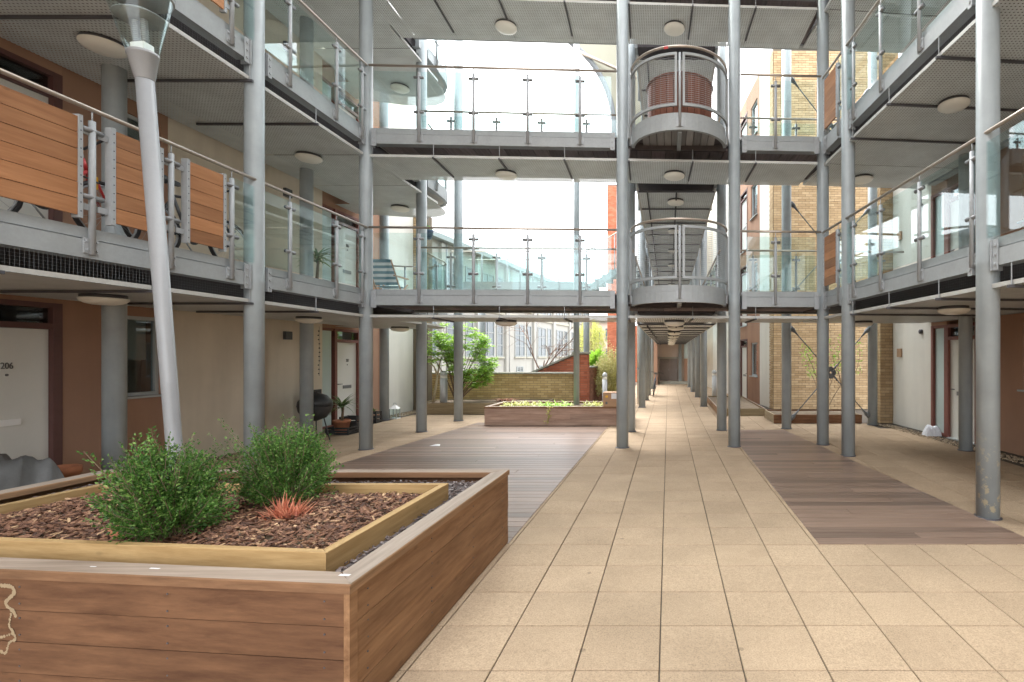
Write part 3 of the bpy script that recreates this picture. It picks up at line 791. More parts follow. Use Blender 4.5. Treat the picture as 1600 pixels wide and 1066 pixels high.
LE = Frame((-5.43, 0), (0, 1), (1, 0))
RE = Frame((3.8, 0), (-.09, 1), (-1, -.09))
BE = Frame((0, 9.33), (1, .045), (0.045, -1))
BB = Frame((0, 9.33 + 1.56), (1, .045), (-.045, 1))        # back edge of the bridge faces away
ORD = ['first', 'second', 'third']
endc = [(-5.43, 11.9), (-5.45, 12.3), (-5.52, 12.6), (-5.68, 12.86), (-5.95, 13.03), (-6.3, 13.08), (-6.75, 13.0), (-7.3, 12.85), (-7.82, 12.7)]
for k in range(3):
    zt, zs = ZT[k], ZS[k]
    # ---------- left gallery
    w = thing('gallery', f'{ORD[k]} storey steel gallery along the left wall with rounded far end', 'gallery', (-5.43, 6, zt - .3))
    posts = [2.4, 3.2, 3.95, 4.72, 5.47, 6.23, 7.19, 8.2, 8.88]
    if k == 0: fills = [(3.05, 3.9, 'wood'), (3.98, 4.62, 'wood'), (4.86, 5.36, 'wood'), (5.62, 6.12, 'wood'), (6.23, 7.19, 'glass'), (7.19, 8.2, 'glass'), (8.2, 8.88, 'glass')]
    elif k == 1: fills = [(3.3, 3.9, 'wood'), (4.0, 4.64, 'wood'), (4.82, 5.4, 'wood'), (5.57, 6.13, 'wood'), (6.23, 7.19, 'glass'), (7.19, 8.2, 'glass'), (8.2, 8.88, 'glass')]
    else: fills = [(a, b, 'glass') for a, b in zip(posts[:-1], posts[1:])]
    run(w, LE, .4, 9.11, k, (3.75, 6.65, 9.11), posts, fills)
    handrail(w, [LE.p(.4, .066, zt + RAIL), LE.p(9.02, .066, zt + RAIL)])
    LE.part('floor_slab', 'dark_joist', w, .4, 11.38, -2.06, -.102, zt - .26, zt - .07)
    LE.part('floor_finish', 'floor_paver', w, .4, 11.38, -2.06, -.04, zt - .068, zt - .05)
    soffit(w, LE, .4, 8.98, k, -2.03); soffit(w, LE, 9.0, 10.6, k, -2.03, hang=False)
    soffit(w, LE, 10.61, 11.9, k, lambda s: -2.03 if s < 11.3 else -2.38, hang=False)
    net(w, LE, 2.5, 9.0, k)
    MB().prism([(p[0] - .03, p[1]) for p in endc[:-1]] + [(-7.82, 12.66), (-7.82, 11.40), (-5.46, 11.40)], zt - .26, zt - .07).build('floor_slab', 'floor_paver', w)
    MB().prism(endc + [(-7.82, 11.905), (-5.43, 11.905)][:1] , zs, zs + .003).build('soffit_panel', 'perforated_sheet', w)
    run(w, LE, 10.95, 11.9, k, (11.2,), (11.75,), [(11.36, 11.75, 'glass')], brk=False)
    MB().ribbon([(p[0] + .0, p[1] + .0) for p in endc[:-1]], .07, zt - .285, zt).build('edge_beam', 'beam_paint', w)
    MB().ribbon(endc[:-1], .012, zt + .012, zt + 1.0).build('glass_panel', 'balustrade_glass', w)
    handrail(w, [LE.p(11.33, .066, zt + RAIL)] + [(p[0], p[1], zt + RAIL) for p in endc[:-1]])
    for i in (2, 4, 6):
        p = endc[i]; MB().tube([(p[0], p[1], zt - .25), (p[0], p[1], zt + RAIL - .02)], .022, 10).build('post', 'galv_steel', w, True)
    # ---------- right gallery
    w = thing('gallery', f'{ORD[k]} storey steel gallery along the right wall', 'gallery', (3.2, 6, zt - .3))
    posts = [2.5, 3.5, 4.46, 5.42, 6.38, 7.34, 8.2, 8.78]
    fills = [(a, b, 'glass') for a, b in zip(posts[:-1], posts[1:])] + ([(8.78, 9.36, 'wood')] if k < 2 else [])
    run(w, RE, .4, 9.55, k, (5.28, 8.53, 9.55), posts, fills)
    handrail(w, [RE.p(.4, .066, zt + RAIL), RE.p(9.45, .066, zt + RAIL)])
    RE.part('floor_slab', 'dark_joist', w, .4, 10.95, -2.86, -.102, zt - .26, zt - .07)
    RE.part('floor_finish', 'floor_paver', w, .4, 10.9, -2.86, -.04, zt - .068, zt - .05)
    soffit(w, RE, .4, 9.4, k, -2.5); soffit(w, RE, 9.41, 10.6, k, -2.5, hang=False)
    RE.part('cable_tray', 'beam_paint', w, .4, 10.4, -2.75, -2.6, zs + .01, zs + .06)
    net(w, RE, 2.5, 9.4, k)
    # ---------- bridge
    w = thing('bridge', f'{ORD[k]} storey glass-sided steel footbridge crossing the courtyard', 'bridge', (-2, 9.4, zt - .3))
    posts = [-4.46, -3.5, -2.54, -1.6, -1.04, 1.98, 2.7]
    fills = [(-5.28, -4.46, 'glass'), (-4.46, -3.5, 'glass'), (-3.5, -2.54, 'glass'), (-2.54, -1.6, 'glass'), (-1.6, -1.0, 'glass'), (1.40, 1.98, 'glass'), (1.98, 2.75, 'glass')]
    posts = [p for p in posts if p not in (-1.04, 2.7)]
    run(w, BE, -5.43, 2.93, k, (-5.43, -.838, 1.225, 2.93), posts + ([-.2, .6] if k == 2 else []), fills + ([(-.68, -.2, 'glass'), (-.2, .6, 'glass'), (.6, 1.07, 'glass')] if k == 2 else []), lower_only=[(-.8, 1.2)] if k < 2 else [])
    handrail(w, [BE.p(-5.33, .066, zt + RAIL), BE.p(-.94, .066, zt + RAIL)]); handrail(w, [BE.p(1.33, .066, zt + RAIL), BE.p(2.83, .066, zt + RAIL)])
    run(w, BB, -5.32, -.98, k, (), [-4.6, -3.65, -2.7, -1.75], [(-5.25, -4.6, 'glass'), (-4.6, -3.65, 'glass'), (-3.65, -2.7, 'glass'), (-2.7, -1.75, 'glass'), (-1.75, -1.02, 'glass')])
    run(w, BB, 1.36, 5.2, k, (), [1.85, 2.8, 3.75, 4.7], [(1.4, 1.85, 'glass'), (1.85, 2.8, 'glass'), (2.8, 3.75, 'glass'), (3.75, 4.7, 'glass')])
    handrail(w, [BB.p(-5.32, .066, zt + RAIL), BB.p(-.98, .066, zt + RAIL)]); handrail(w, [BB.p(1.36, .066, zt + RAIL), BB.p(5.2, .066, zt + RAIL)])
    soffit(w, BE, -5.38, 2.78, k, -1.16, step=1.17)
    BE.part('floor_slab', 'dark_joist', w, -5.3, 2.86, -1.5, -.102, zt - .20, zt - .07)
    BE.part('floor_finish', 'floor_paver', w, -5.38, 2.86, -1.5, -.04, zt - .068, zt - .05)
    s = -5.25
    while s < 2.8:
        BE.part('underside_board', 'underside_board', w, s, s + .262, -1.48, -.104, zt - .235 + R.uniform(-.004, 0), zt - .204); s += .275
    # ---------- curved balcony
    am_ = 1.5 * math.pi; C = Vector((.195, 9.345)); r = .865; A0, A1 = math.pi + .12, 2 * math.pi - .12
    def arc(rr, z, a0=A0, a1=A1, n=24): return [(C.x + rr * math.cos(a0 + (a1 - a0) * i / n), C.y + rr * math.sin(a0 + (a1 - a0) * i / n), z) for i in range(n + 1)]
    if k < 2:
        b = thing('balcony', f'{ORD[k]} storey half-round balcony with wire mesh railing, centre of the bridge', 'balcony', (.195, 8.6, zt - .3))
        MB().ribbon(arc(r - .035, 0), .05, zt - .11, zt).build('upper_fascia', 'beam_paint', b)
        MB().ribbon(arc(r - .025, 0), .055, zt - .29, zt - .113).build('lower_fascia', 'beam_paint', b)
        n = 20; MB().prism([(C.x - r + .07, C.y - .05)] + [(p[0], p[1]) for p in arc(r - .07, 0)] + [(C.x + r - .07, C.y - .05)], zt - .19, zt - .06).build('floor_slab', 'dark_joist', b)
        x = C.x - .78
        while x < C.x + .76:
            hw = .13; xm = max(abs(x - C.x), abs(x + hw - C.x)); dd = math.sqrt(max(.01, (r - .08) ** 2 - xm * xm))
            if dd > .12: MB().box(x, x + hw - .012, C.y - dd, C.y - .06, zt - .225, zt - .194).build('underside_board', 'underside_board_pale', b)
            x += hw
        MB().box(C.x - .035, C.x + .035, C.y - r + .08, C.y - .04, zt - .31, zt - .23).build('joist', 'beam_paint', b)
        handrail(b, arc(r + .01, zt + RAIL, A0 - .1, A1 + .1))
        if k == 1: MB().ribbon(arc(r + .034, 0, am_ - .30, am_ - .22, 3), .006, zt + RAIL - .045, zt + RAIL + .0).build('red_tag', 'red_paint', b)
        am = (A0 + A1) / 2
        for a in (A0 - .02, am, A1 + .02):
            p = (C.x + (r + .02) * math.cos(a), C.y + (r + .02) * math.sin(a))
            po = MB().tube([(*p, zt - .24), (*p, zt + .98)], .0225, 12).build('post', 'galv_steel', b, True)
            q = (C.x + (r + .006) * math.cos(a), C.y + (r + .006) * math.sin(a))
            t2 = Vector((-math.sin(a), math.cos(a)))
            MB().ribbon([(q[0] - t2.x * .06, q[1] - t2.y * .06), (q[0] + t2.x * .06, q[1] + t2.y * .06)], .014, zt - .24, zt - .10).build('base_plate', 'galv_steel', po)
        for a0, a1 in ((A0 + .04, am - .075), (am + .075, A1 - .04)):
            fm = MB()
            for z in (zt + .10, zt + .95): fm.ribbon(arc(r + .01, 0, a0, a1, 14), .035, z, z + .045)
            for a in (a0, a1):
                e = .022; fm.ribbon(arc(r + .01, 0, a - e, a + e, 2), .036, zt + .1005, zt + .9945)
            fo = fm.build('mesh_panel', 'beam_paint', b)
            wm = MB(); z = zt + .165
            while z < zt + .94: wm.tube(arc(r + .01, z, a0, a1, 10), .0032, 4, False); z += .034
            for i in range(1, 9):
                a = a0 + (a1 - a0) * i / 9; p = (C.x + (r + .014) * math.cos(a), C.y + (r + .014) * math.sin(a)); wm.tube([(*p, zt + .14), (*p, zt + .95)], .0016, 4, False)
            wm.build('wire_mesh', 'galv_steel', fo, kind='stuff')
    # ---------- covered walkway spine
    w = thing('walkway', f'{ORD[k]} storey deck roofing the long covered walkway behind the bridge', 'gallery', (.2, 20, zt - .3))
    for x, sg in ((-.70, -1), (1.06, 1)):
        f = Frame((x, 0), (0, 1), (sg, 0))
        m = MB(); f.box(m, 11.0, 30.1, -.03, .03, zt - .285, zt); m.build('edge_beam', 'beam_paint', w)
        ps = [11.8 + 1.55 * i for i in range(12)]
        for s in ps: post(w, f, s, zt, False)
        for a, c in zip(ps[:-1], ps[1:]): f.part('glass_panel', 'balustrade_glass', w, a + .035, c - .035, .06, .072, zt + .012, zt + 1.0)
        handrail(w, [f.p(11.0, .066, zt + RAIL), f.p(30, .066, zt + RAIL)])
    MB().box(-.66, 1.02, 11.0, 30.1, zt - .26, zt - .07).build('floor_slab', 'dark_joist', w)
    y = 10.95; i = 0
    while y < 29.8:
        MB().box(-.66, .178, y + .004, y + 1.296, zs, zs + .003).build('soffit_panel', 'perforated_sheet', w)
        MB().box(.186, 1.02, y + .004, y + 1.296, zs, zs + .003).build('soffit_panel', 'perforated_sheet', w)
        MB().box(-.64, 1.0, y - .015, y + .015, zs - .032, zs - .004).build('support_bar', 'dark_bar', w); y += 1.3
    for x in (-.45, .18): MB().tube([(x, 10.95, zs - .05), (x, 30, zs - .05)], .018, 8).build('conduit', 'dark_bar', w, True)
    for x in (-.66, 1.02): MB().box(x - .02, x + .02, 10.95, 30, zs - .005, zs + .06).build('soffit_lip', 'soffit_lip', w)

# round slatted tub on the middle balcony
t = thing('timber_tub', 'round red-brown slatted timber tub on the second storey curved balcony', 'tub', (.21, 9.2, ZT[1] - .06))
for i in range(30):
    a = 2 * math.pi * i / 30; u = Vector((math.cos(a), math.sin(a))); tt = Vector((-u.y, u.x)); c = Vector((.21, 9.22)) + u * .57; hw = .056
    q = [c - tt*hw - u*.012, c + tt*hw - u*.012, c + tt*hw + u*.012, c - tt*hw + u*.012][::-1]
    MB().hexa([(p.x, p.y, ZT[1] - .055) for p in q] + [(p.x, p.y, ZT[1] + .74) for p in q]).build('stave', 'cladding_red', t)
MB().lathe([(.553, ZT[1] + .05), (.553, ZT[1] + .66)], 30, (.21, 9.22, 0), caps=False).build('lining', 'dark_joist', t, True)
MB().lathe([(.001, ZT[1] + .6), (.552, ZT[1] + .6)], 30, (.21, 9.22, 0), caps=False).build('soil', 'earth', t)
MB().tube([(.21 + .595 * math.cos(i * math.pi / 16), 9.22 + .595 * math.sin(i * math.pi / 16), ZT[1] + .75) for i in range(33)], .018, 8).build('rim', 'cladding_red', t, True)

# ================================================================ CEILING LIGHTS
def lamp(x, y, z, label, r=.205):
    t = thing('ceiling_light', label, 'ceiling light', (x, y, z), 'round bulkhead lights')
    MB().lathe([(r * .93, -.001), (r * .93, -.045)], 28, (x, y, z)).build('base', 'dark_bar', t, True)
    MB().lathe([(r, -.040), (r, -.052), (r * .93, -.075), (r * .75, -.098), (r * .45, -.113), (.001, -.118)], 32, (x, y, z)).build('diffuser', 'diffuser', t, True)
lv = ['lowest', 'middle', 'top']
NTH = ['nearest', 'second', 'third', 'fourth', 'fifth', 'sixth', 'farthest']
for k in range(3):
    z = ZS[k]
    lamp(-3.15, 9.86, z, f'round light under the {lv[k]} bridge, left of the curved balconies')
    lamp(.12, 9.9, z, f'round light under the {lv[k]} bridge, straight above the central path')
    lamp(-6.4, 12.1, z, f'round light under the {lv[k]} left gallery, at its rounded far end')
    if k < 2:
        lamp(-6.4, 5.75, z, f'round light under the {lv[k]} left gallery, nearest to the lamp post')
        lamp(-6.38, 9.0, z, f'round light under the {lv[k]} left gallery, just before the bridge')
        lamp(4.0, 7.1, z, f'round light under the {lv[k]} right gallery, beside the biggest column')
        lamp(3.87, 10.1, z, f'round light under the {lv[k]} right gallery, far end near the brick wall')
        for i, yy in enumerate((11.6, 14.3, 17.0, 19.7, 22.4, 25.1, 27.8)):
            lamp(.17, yy, z, f'{NTH[i]} round light from the bridge along the {lv[k]} covered walkway ceiling', .19)
# ================================================================ PLANTERS
def planter_boards(t, f, s0, s1, z0, z1, rows, mat, split=(), th=.032):
    us = f.u.length; h = (z1 - z0) / rows
    for r in range(rows):
        xs = [s0] + ([split[r % len(split)]] if split and split[r % len(split)] else []) + [s1]
        for a, b in zip(xs[:-1], xs[1:]):
            f.part('board', mat, t, a + (.0015 if a != s0 else 0), b, -th, R.uniform(-.002, .001), z0 + r * h + .0015, z0 + (r + 1) * h - .0015)
def heap(name, mat, poly, z, amp, parent, n=18, seed=3):
    """gently mounded bed filling a quad (corner order a b c d)"""
    rr = random.Random(seed); m = MB(); a, b, c, d = [Vector(p) for p in poly]; hts = {}
    for j in range(n + 1):
        for i in range(n + 1):
            u, v = i / n, j / n; p = (a * (1-u) + b * u) * (1-v) + (d * (1-u) + c * u) * v
            e = min(u, 1-u, v, 1-v); m.v.append((p.x, p.y, z + amp * min(1, e * 4) + rr.uniform(-.006, .006)))
    for j in range(n):
        for i in range(n): q = j * (n+1) + i; m.f.append((q, q+1, q+n+2, q+n+1))
    return m.build(name, mat, parent)
T1 = thing('planter', 'large raised timber planter with bark mulch and shrubs in the left foreground', 'planter', (-3.2, 3.4, 0))
A, B, Cc, D = (-5.10, 2.616), (-1.432, 2.278), (-1.44, 4.56), (-5.05, 4.56)
F1 = Frame(B, (-1, .0921), (-.0921, -1)); F2 = Frame(B, (-.0035, 1), (1, .0035)); F3 = Frame(Cc, (-1, 0), (0, 1)); F4 = Frame(A, (.026, 1), (-1, .026))
planter_boards(T1, F1, .028, 3.66, .006, .608, 4, 'planter_wood_x_shaded', (None,))
sw = MB()
for r in range(4):
    for q in range(5):
        for dz in (.035, .115):
            sq = .12 + q * .78; sw.tube([F1.p(sq, -.002, .006 + r * .15 + dz), F1.p(sq, .0022, .006 + r * .15 + dz)], .0045, 6)
            if q < 4: sq = .14 + q * .66; sw.tube([F2.p(sq, -.002, .006 + r * .15 + dz), F2.p(sq, .0022, .006 + r * .15 + dz)], .0045, 6)
sw.build('screws', 'dark_bar', T1, kind='stuff')
F1.part('corner_board', 'planter_wood_y_lit', T1, -.001, .027, -.05, .0005, .006, .608)
planter_boards(T1, F2, .034, 2.28, .006, .608, 4, 'planter_wood_y_lit')
planter_boards(T1, F3, .03, 3.61, .006, .608, 4, 'planter_wood_x_shaded'); planter_boards(T1, F4, .04, 1.94, .006, .608, 4, 'planter_wood_y_lit')
def rim(t, out, inn, z0, z1, mats, c=.006):
    for i in range(4):
        j = (i + 1) % 4; o0, o1, i1, i0 = [Vector(p) for p in (out[i], out[j], inn[j], inn[i])]
        u = (o1 - o0).normalized() * .0012; o0 = o0 + u; i0 = i0 + u; o1 = o1 - u; i1 = i1 - u
        m = MB(); k = (i0 - o0).normalized() * c
        lo = [o0, o1, i1, i0]; m.v = [(*p, z0) for p in lo] + [(*p, z1 - c) for p in lo] + [(*(o0 + k), z1), (*(o1 + k), z1), (*(i1 - k), z1), (*(i0 - k), z1)]
        m.f = [(3,2,1,0),(0,1,5,4),(1,2,6,5),(2,3,7,6),(3,0,4,7),(4,5,9,8),(5,6,10,9),(6,7,11,10),(7,4,8,11),(8,9,10,11)]
        m.build('rim_board', mats[i % 2], t)
rim(T1, [(-5.11, 2.607), (-1.422, 2.267), (-1.43, 4.57), (-5.06, 4.57)], [(-4.97, 2.73), (-1.548, 2.405), (-1.556, 4.445), (-4.92, 4.445)], .611, .656, ('rim_wood_x', 'rim_wood_y'))
ia, ib, ic, idd = (-4.45, 2.775), (-1.70, 2.52), (-1.69, 3.90), (-4.35, 3.90)
rim(T1, [ia, ib, ic, idd], [(-4.40, 2.815), (-1.75, 2.572), (-1.74, 3.855), (-4.30, 3.855)], .53, .70, ('pine_x', 'pine_y'), .003)
MB().prism([(-4.95, 2.70), (-1.56, 2.40), (-1.57, 4.43), (-4.9, 4.43)], .45, .575).build('soil', 'slate_litter', T1)
bed = [(-4.38, 2.82), (-1.77, 2.59), (-1.76, 3.84), (-4.28, 3.84)]
heap('mulch_bed', 'bark_stem', bed, .615, .03, T1)
def inbed():
    while True:
        x = R.uniform(-4.4, -1.76); y = R.uniform(2.58, 3.84)
        if y < 2.60 - .0927 * (x + 1.75): continue
        e = min(y - (2.58 - .0927 * (x + 1.75)), 3.85 - y, -1.75 - x, x + 4.38); return x, y, .622 + .03 * min(1, max(e, 0) * 3.5) + R.uniform(0, .018)
scatter('bark_mulch', 7500, inbed, 'bark_chips', .025, T1, flat=.25, long=2.1)
def ingap():
    while True:
        x = R.uniform(-4.9, -1.58); y = R.uniform(2.42, 4.42); fy = -.0927 * (x + 1.70)
        if y < 2.44 + fy: continue
        if x < -1.72 and 2.53 + fy < y < 3.89 and x > -4.42: continue
        return x, y, .58 + R.uniform(0, .012)
scatter('leaf_litter', 2600, ingap, 'litter_chips', .024, T1, flat=.2, long=1.5)
# old paint run and scratches near the left end of the front face
pm = MB()
for pts, w in (([(3.37, .575), (3.30, .57), (3.285, .54), (3.33, .49), (3.29, .455), (3.275, .43)], .016), ([(3.30, .44), (3.31, .38), (3.29, .35), (3.36, .325), (3.38, .34)], .010), ([(3.29, .35), (3.275, .32), (3.31, .30), (3.33, .25), (3.36, .26)], .012)):
    P = [Vector((a - 1.575, z)) for a, z in pts]; P = [P[0]] + P + [P[-1]]; Q = []
    for i in range(1, len(P) - 2):
        for q in range(6):
            u = q / 6; Q.append(.5 * ((2 * P[i]) + (P[i+1] - P[i-1]) * u + (2*P[i-1] - 5*P[i] + 4*P[i+1] - P[i+2]) * u*u + (3*P[i] - P[i-1] - 3*P[i+1] + P[i+2]) * u**3))
    for q in Q:
        rr = w * R.uniform(.35, .75); n = 9; o = len(pm.v); zz = R.uniform(.0012, .0024)
        pm.v.append(F1.p(q.x, zz, q.y))
        for k in range(n): pm.v.append(F1.p(q.x + rr * math.cos(6.283 * k / n) * R.uniform(.8, 1.2), zz, q.y + rr * math.sin(6.283 * k / n) * R.uniform(.8, 1.3)))
        pm.f += [(o, o + 1 + k, o + 1 + (k + 1) % n) for k in range(n)]
me = pm.mesh('paint_drip', 'paint_mark', True)
link('paint_drip', me, T1, kind='stuff')
for (s, o, L, W) in ((.06, -.09, .05, .018), (1.02, -.07, .05, .008), (1.35, -.06, .03, .005)):
    F1.part('white_scuff', 'white_print', T1, s, s + L, o, o + W, .6555, .6572)

def low_planter(label, x0, x1, y0, y1, h, rows, mx, my, soil=.05, rimw=.0, name='planter', rm=('rim_wood_x', 'rim_wood_y')):
    t = thing(name, label, 'planter', ((x0 + x1) / 2, (y0 + y1) / 2, 0))
    top = h - (.045 if rimw else 0)
    for f, s0, s1, m in ((Frame((0, y0), (1, 0), (0, -1)), x0, x1, mx), (Frame((x1, 0), (0, 1), (1, 0)), y0 + .034, y1 - .034, my), (Frame((0, y1), (1, 0), (0, 1)), x0, x1, mx), (Frame((x0, 0), (0, 1), (-1, 0)), y0 + .034, y1 - .034, my)):
        planter_boards(t, f, s0, s1, .004, top, rows, m, (None, (s0 * .4 + s1 * .6), None))
    if rimw:
        rim(t, [(x0 - .008, y0 - .008), (x1 + .008, y0 - .008), (x1 + .008, y1 + .008), (x0 - .008, y1 + .008)], [(x0 + rimw, y0 + rimw), (x1 - rimw, y0 + rimw), (x1 - rimw, y1 - rimw), (x0 + rimw, y1 - rimw)], top + .002, h, rm)
    heap('soil', 'earth', [(x0 + .033, y0 + .033), (x1 - .033, y0 + .033), (x1 - .033, y1 - .033), (x0 + .033, y1 - .033)], h - soil, .03, t)
    return t
low_planter('long low timber planter across the back of the wide deck', -4.4, -.98, 12.14, 13.6, .46, 3, 'planter_wood_pale', 'planter_wood_y_lit', .06, .10)
low_planter('weathered sleeper bed with leafy evergreen by the buff brick wall', -7.2, -3.6, 14.46, 15.95, .33, 2, 'sleeper_x', 'sleeper_y', .04)
low_planter('low timber bed below yellow brick wall behind the crossed tie rods', 2.62, 4.80, 12.55, 13.8, .22, 1, 'planter_wood_x_shaded', 'sleeper_y', .04)
low_planter('low timber bed beside the covered walkway, left of the white strip wall', 1.40, 2.72, 14.1, 18.6, .21, 1, 'sleeper_x', 'rim_wood_y', .04)

# ================================================================ STREET LAMP
sl = thing('lamp_post', 'leaning grey lamp post with clear conical lantern behind the front planter', 'lamp post', (-4.67, 4.86, 0)); del LOC[sl]
sl.rotation_euler = (0, math.atan(-.0803), 0)
MB().lathe([(.085, 0), (.085, .012), (.06, .014), (.061, 1.0), (.069, 4.33)], 28).build('pole', 'lamp_paint', sl, True)
hp = MB().lathe([(.0645, 1.05), (.0645, 1.42)], 20, a0=-1.5, a1=-.6).build('access_hatch', 'lamp_paint', sl, True)
MB().lathe([(.070, 4.332), (.072, 4.335), (.112, 4.56), (.118, 4.565), (.118, 4.59), (.10, 4.592)], 28).build('collar', 'lamp_paint', sl, True)
MB().lathe([(.1155, 4.592), (.245, 5.14)], 32, caps=False).build('lantern_glass', 'balustrade_glass', sl, True)
MB().lathe([(.25, 5.14), (.258, 5.15), (.258, 5.18), (.24, 5.2), (.15, 5.27), (.04, 5.3), (.001, 5.3)], 32).build('cap', 'lamp_paint', sl, True)
gr = MB().box(-.065, .065, -.05, .05, 4.592, 4.68).build('gear_tray', 'white_metal', sl)
for sx in (-.035, .045):
    m = MB()
    for i in range(11): m.lathe([(.022, 4.70 + i * .019), (.03, 4.708 + i * .019), (.022, 4.716 + i * .019)], 12, (sx, -.01, 0))
    m.build('lamp_coil', 'galv_steel', sl, True)
MB().lathe([(.19, 4.93), (.192, 4.936), (.06, 5.02), (.001, 5.03)], 28).build('reflector', 'beam_paint', sl, True)

# ================================================================ FOLIAGE
def rvec(): return Vector((R.gauss(0, 1), R.gauss(0, 1), R.gauss(0, 1))).normalized()
def shrub(name, label, base, rx, rz, n, mat, leafs=26, L=.02, W=.011, cat='shrub', group=None):
    """twiggy bush: sprays of paired leaves along many shoots of uneven length"""
    t = thing(name, label, cat, base, group); b = Vector(base); st = MB(); lf = MB()
    lumps = [(rvec(), R.uniform(.55, 1.3)) for _ in range(22)]
    for i in range(n):
        d = rvec(); d.z = d.z if d.z > -.5 else -d.z
        k = 1.0
        for v, a in lumps:
            w = max(0, v.dot(d)) ** 7; k = k * (1 - w) + a * w
        rr = R.uniform(.5, 1.0) ** .55 * k
        if R.random() < .16: rr *= R.uniform(1.05, 1.35)
        tip = b + Vector((d.x * rx * rr, d.y * rx * rr, rz * .42 + d.z * rz * .60 * rr))
        root = b + Vector((R.gauss(0, rx * .10), R.gauss(0, rx * .10), .0)); mid = root.lerp(tip, .45) + rvec() * rx * .08
        tip = tip + Vector((0, 0, R.uniform(0, .06) * rz))
        if R.random() < .6: st.tube([root, mid, tip], [.005, .003, .0012], 4, False)
        ax = (tip - mid).normalized(); sd = ax.cross(rvec()).normalized(); up = sd.cross(ax)
        for j in range(leafs):
            q = (j + R.random() * .6) / leafs; p = mid.lerp(tip, q) + rvec() * rx * .012 * (1 + 2 * (1 - q)); sg = 1 if j % 2 else -1
            fan = R.uniform(.05, .30) * rx * (1 - q * .75); p2 = p + (sd * sg + ax * .6).normalized() * fan * R.random()
            s_ = R.uniform(.65, 1.3); lf.leaf(p2, (ax * .8 + sd * sg * .8 + rvec() * .55).normalized(), up + rvec() * .6, L * s_, W * s_)
    st.build('stems', 'bark_stem', t, kind='stuff'); lf.build('foliage', mat, t, kind='stuff')
    return t
shrub('box_shrub', 'rounded dense green shrub in the mulch, nearer of the two', (-2.86, 2.90, .63), .30, .52, 470, 'leaf_shrub', 38, .019, .0105)
shrub('box_shrub', 'looser green shrub at the back of the mulch bed, right of the lamp post', (-2.66, 3.54, .63), .32, .58, 460, 'leaf_shrub', 38, .019, .0105)
t = thing('heather', 'small reddish spiky heather plant in the mulch right of shrubs', 'plant', (-2.42, 3.22, .64)); m = MB()
for i in range(230):
    a = R.uniform(0, 2 * math.pi); sp = R.uniform(.1, 2.2); m.strap((-2.42 + R.gauss(0, .035), 3.22 + R.gauss(0, .025), .635), Vector((math.cos(a) * sp, math.sin(a) * sp, 1)), R.uniform(.08, .19), .011, .15, 3)
m.build('foliage', 'leaf_heather', t, kind='stuff')
t = thing('terracotta_shard', 'broken terracotta pot rim half buried in the mulch beside the nearer shrub', 'pot', (-3.14, 2.9, .63))
MB().lathe([(.05, 0), (.062, .05), (.055, .052), (.042, .005)], 14, (-3.14, 2.92, .645), a0=2.6, a1=5.6).build('rim', 'terracotta', t, True)

def spiky(name, label, base, h, n, L, mat='leaf_strap', W=.03, cat='plant', trunk=.0):
    t = thing(name, label, cat, base); b = Vector(base); m = MB()
    if trunk: MB().tube([b, b + Vector((.02, 0, h * .5)), b + Vector((.03, .01, h))], [trunk, trunk * .8, trunk * .7], 8).build('stem', 'bark_stem', t, True)
    for i in range(n):
        a = R.uniform(0, 2 * math.pi); e = R.uniform(.1, 1.3); m.strap(b + Vector((0, 0, h * R.uniform(.75, 1) if trunk else 0)), Vector((math.cos(a), math.sin(a), e)), L * R.uniform(.6, 1.1), W, R.uniform(.4, 1.3), 5)
    m.build('leaves', mat, t, kind='stuff'); return t
def pot(label, x, y, z, r, h, mat='terracotta', name='flower_pot'):
    t = thing(name, label, 'pot', (x, y, z))
    MB().lathe([(r * .68, 0), (r * .92, h * .8), (r, h * .8), (r, h), (r * .88, h), (r * .85, h * .85)], 22, (x, y, z), caps=False).build('body', mat, t, True)
    MB().lathe([(.001, h * .86), (r * .86, h * .86)], 22, (x, y, z), caps=False).build('soil', 'earth', t); return t
def crate(label, x, y, z, w, d, h, mat='black_plastic', name='crate'):
    t = thing(name, label, 'crate', (x, y, z)); MB().box(x - w/2, x + w/2, y - d/2, y + d/2, z, z + .015).build('floor', mat, t)
    for i, (dx, dy, lx, ly) in enumerate(((0, -d/2, w, .012), (0, d/2, w, .012), (-w/2, 0, .012, d - .03), (w/2, 0, .012, d - .03))):
        for zz in (.016, h * .40, h * .78):
            MB().box(x + dx - lx/2, x + dx + lx/2, y + dy - ly/2, y + dy + ly/2, z + zz, z + zz + h * .21).build('side_band', mat, t)
    for sx in (-1, 1):
        for sy in (-1, 1): MB().box(x + sx * w/2 - .014, x + sx * w/2 + .014, y + sy * d/2 - .014, y + sy * d/2 + .014, z + .001, z + h).build('corner_post', mat, t)
    return t
# by the left ground-floor door
crate('black plastic tray with terracotta pot beside the left white door', -7.0, 10.92, 0, .46, .40, .16)
crate('grey plastic crate behind the palm pot at the left door', -7.12, 11.42, 0, .36, .28, .32)
pot('terracotta pot with small palm standing in the black tray', -7.05, 10.95, .016, .17, .28)
spiky('potted_palm', 'small spiky palm growing from terracotta pot by the left door', (-7.05, 10.95, .25), .40, 64, .46, W=.03, trunk=.03)
crate('small dark crate of plants beside wall column right of the left door', -7.40, 12.72, 0, .26, .22, .28)
spiky('seedling', 'little green seedling in the small dark crate', (-7.40, 12.72, .22), .1, 18, .2, 'leaf_shrub', .03, trunk=.01)
t = thing('lantern', 'small pale glass garden lantern at the foot of the left wall', 'lantern', (-7.28, 13.5, 0)); x, y = -7.28, 13.5
MB().box(x - .1, x + .1, y - .1, y + .1, 0, .025).build('base', 'white_metal', t)
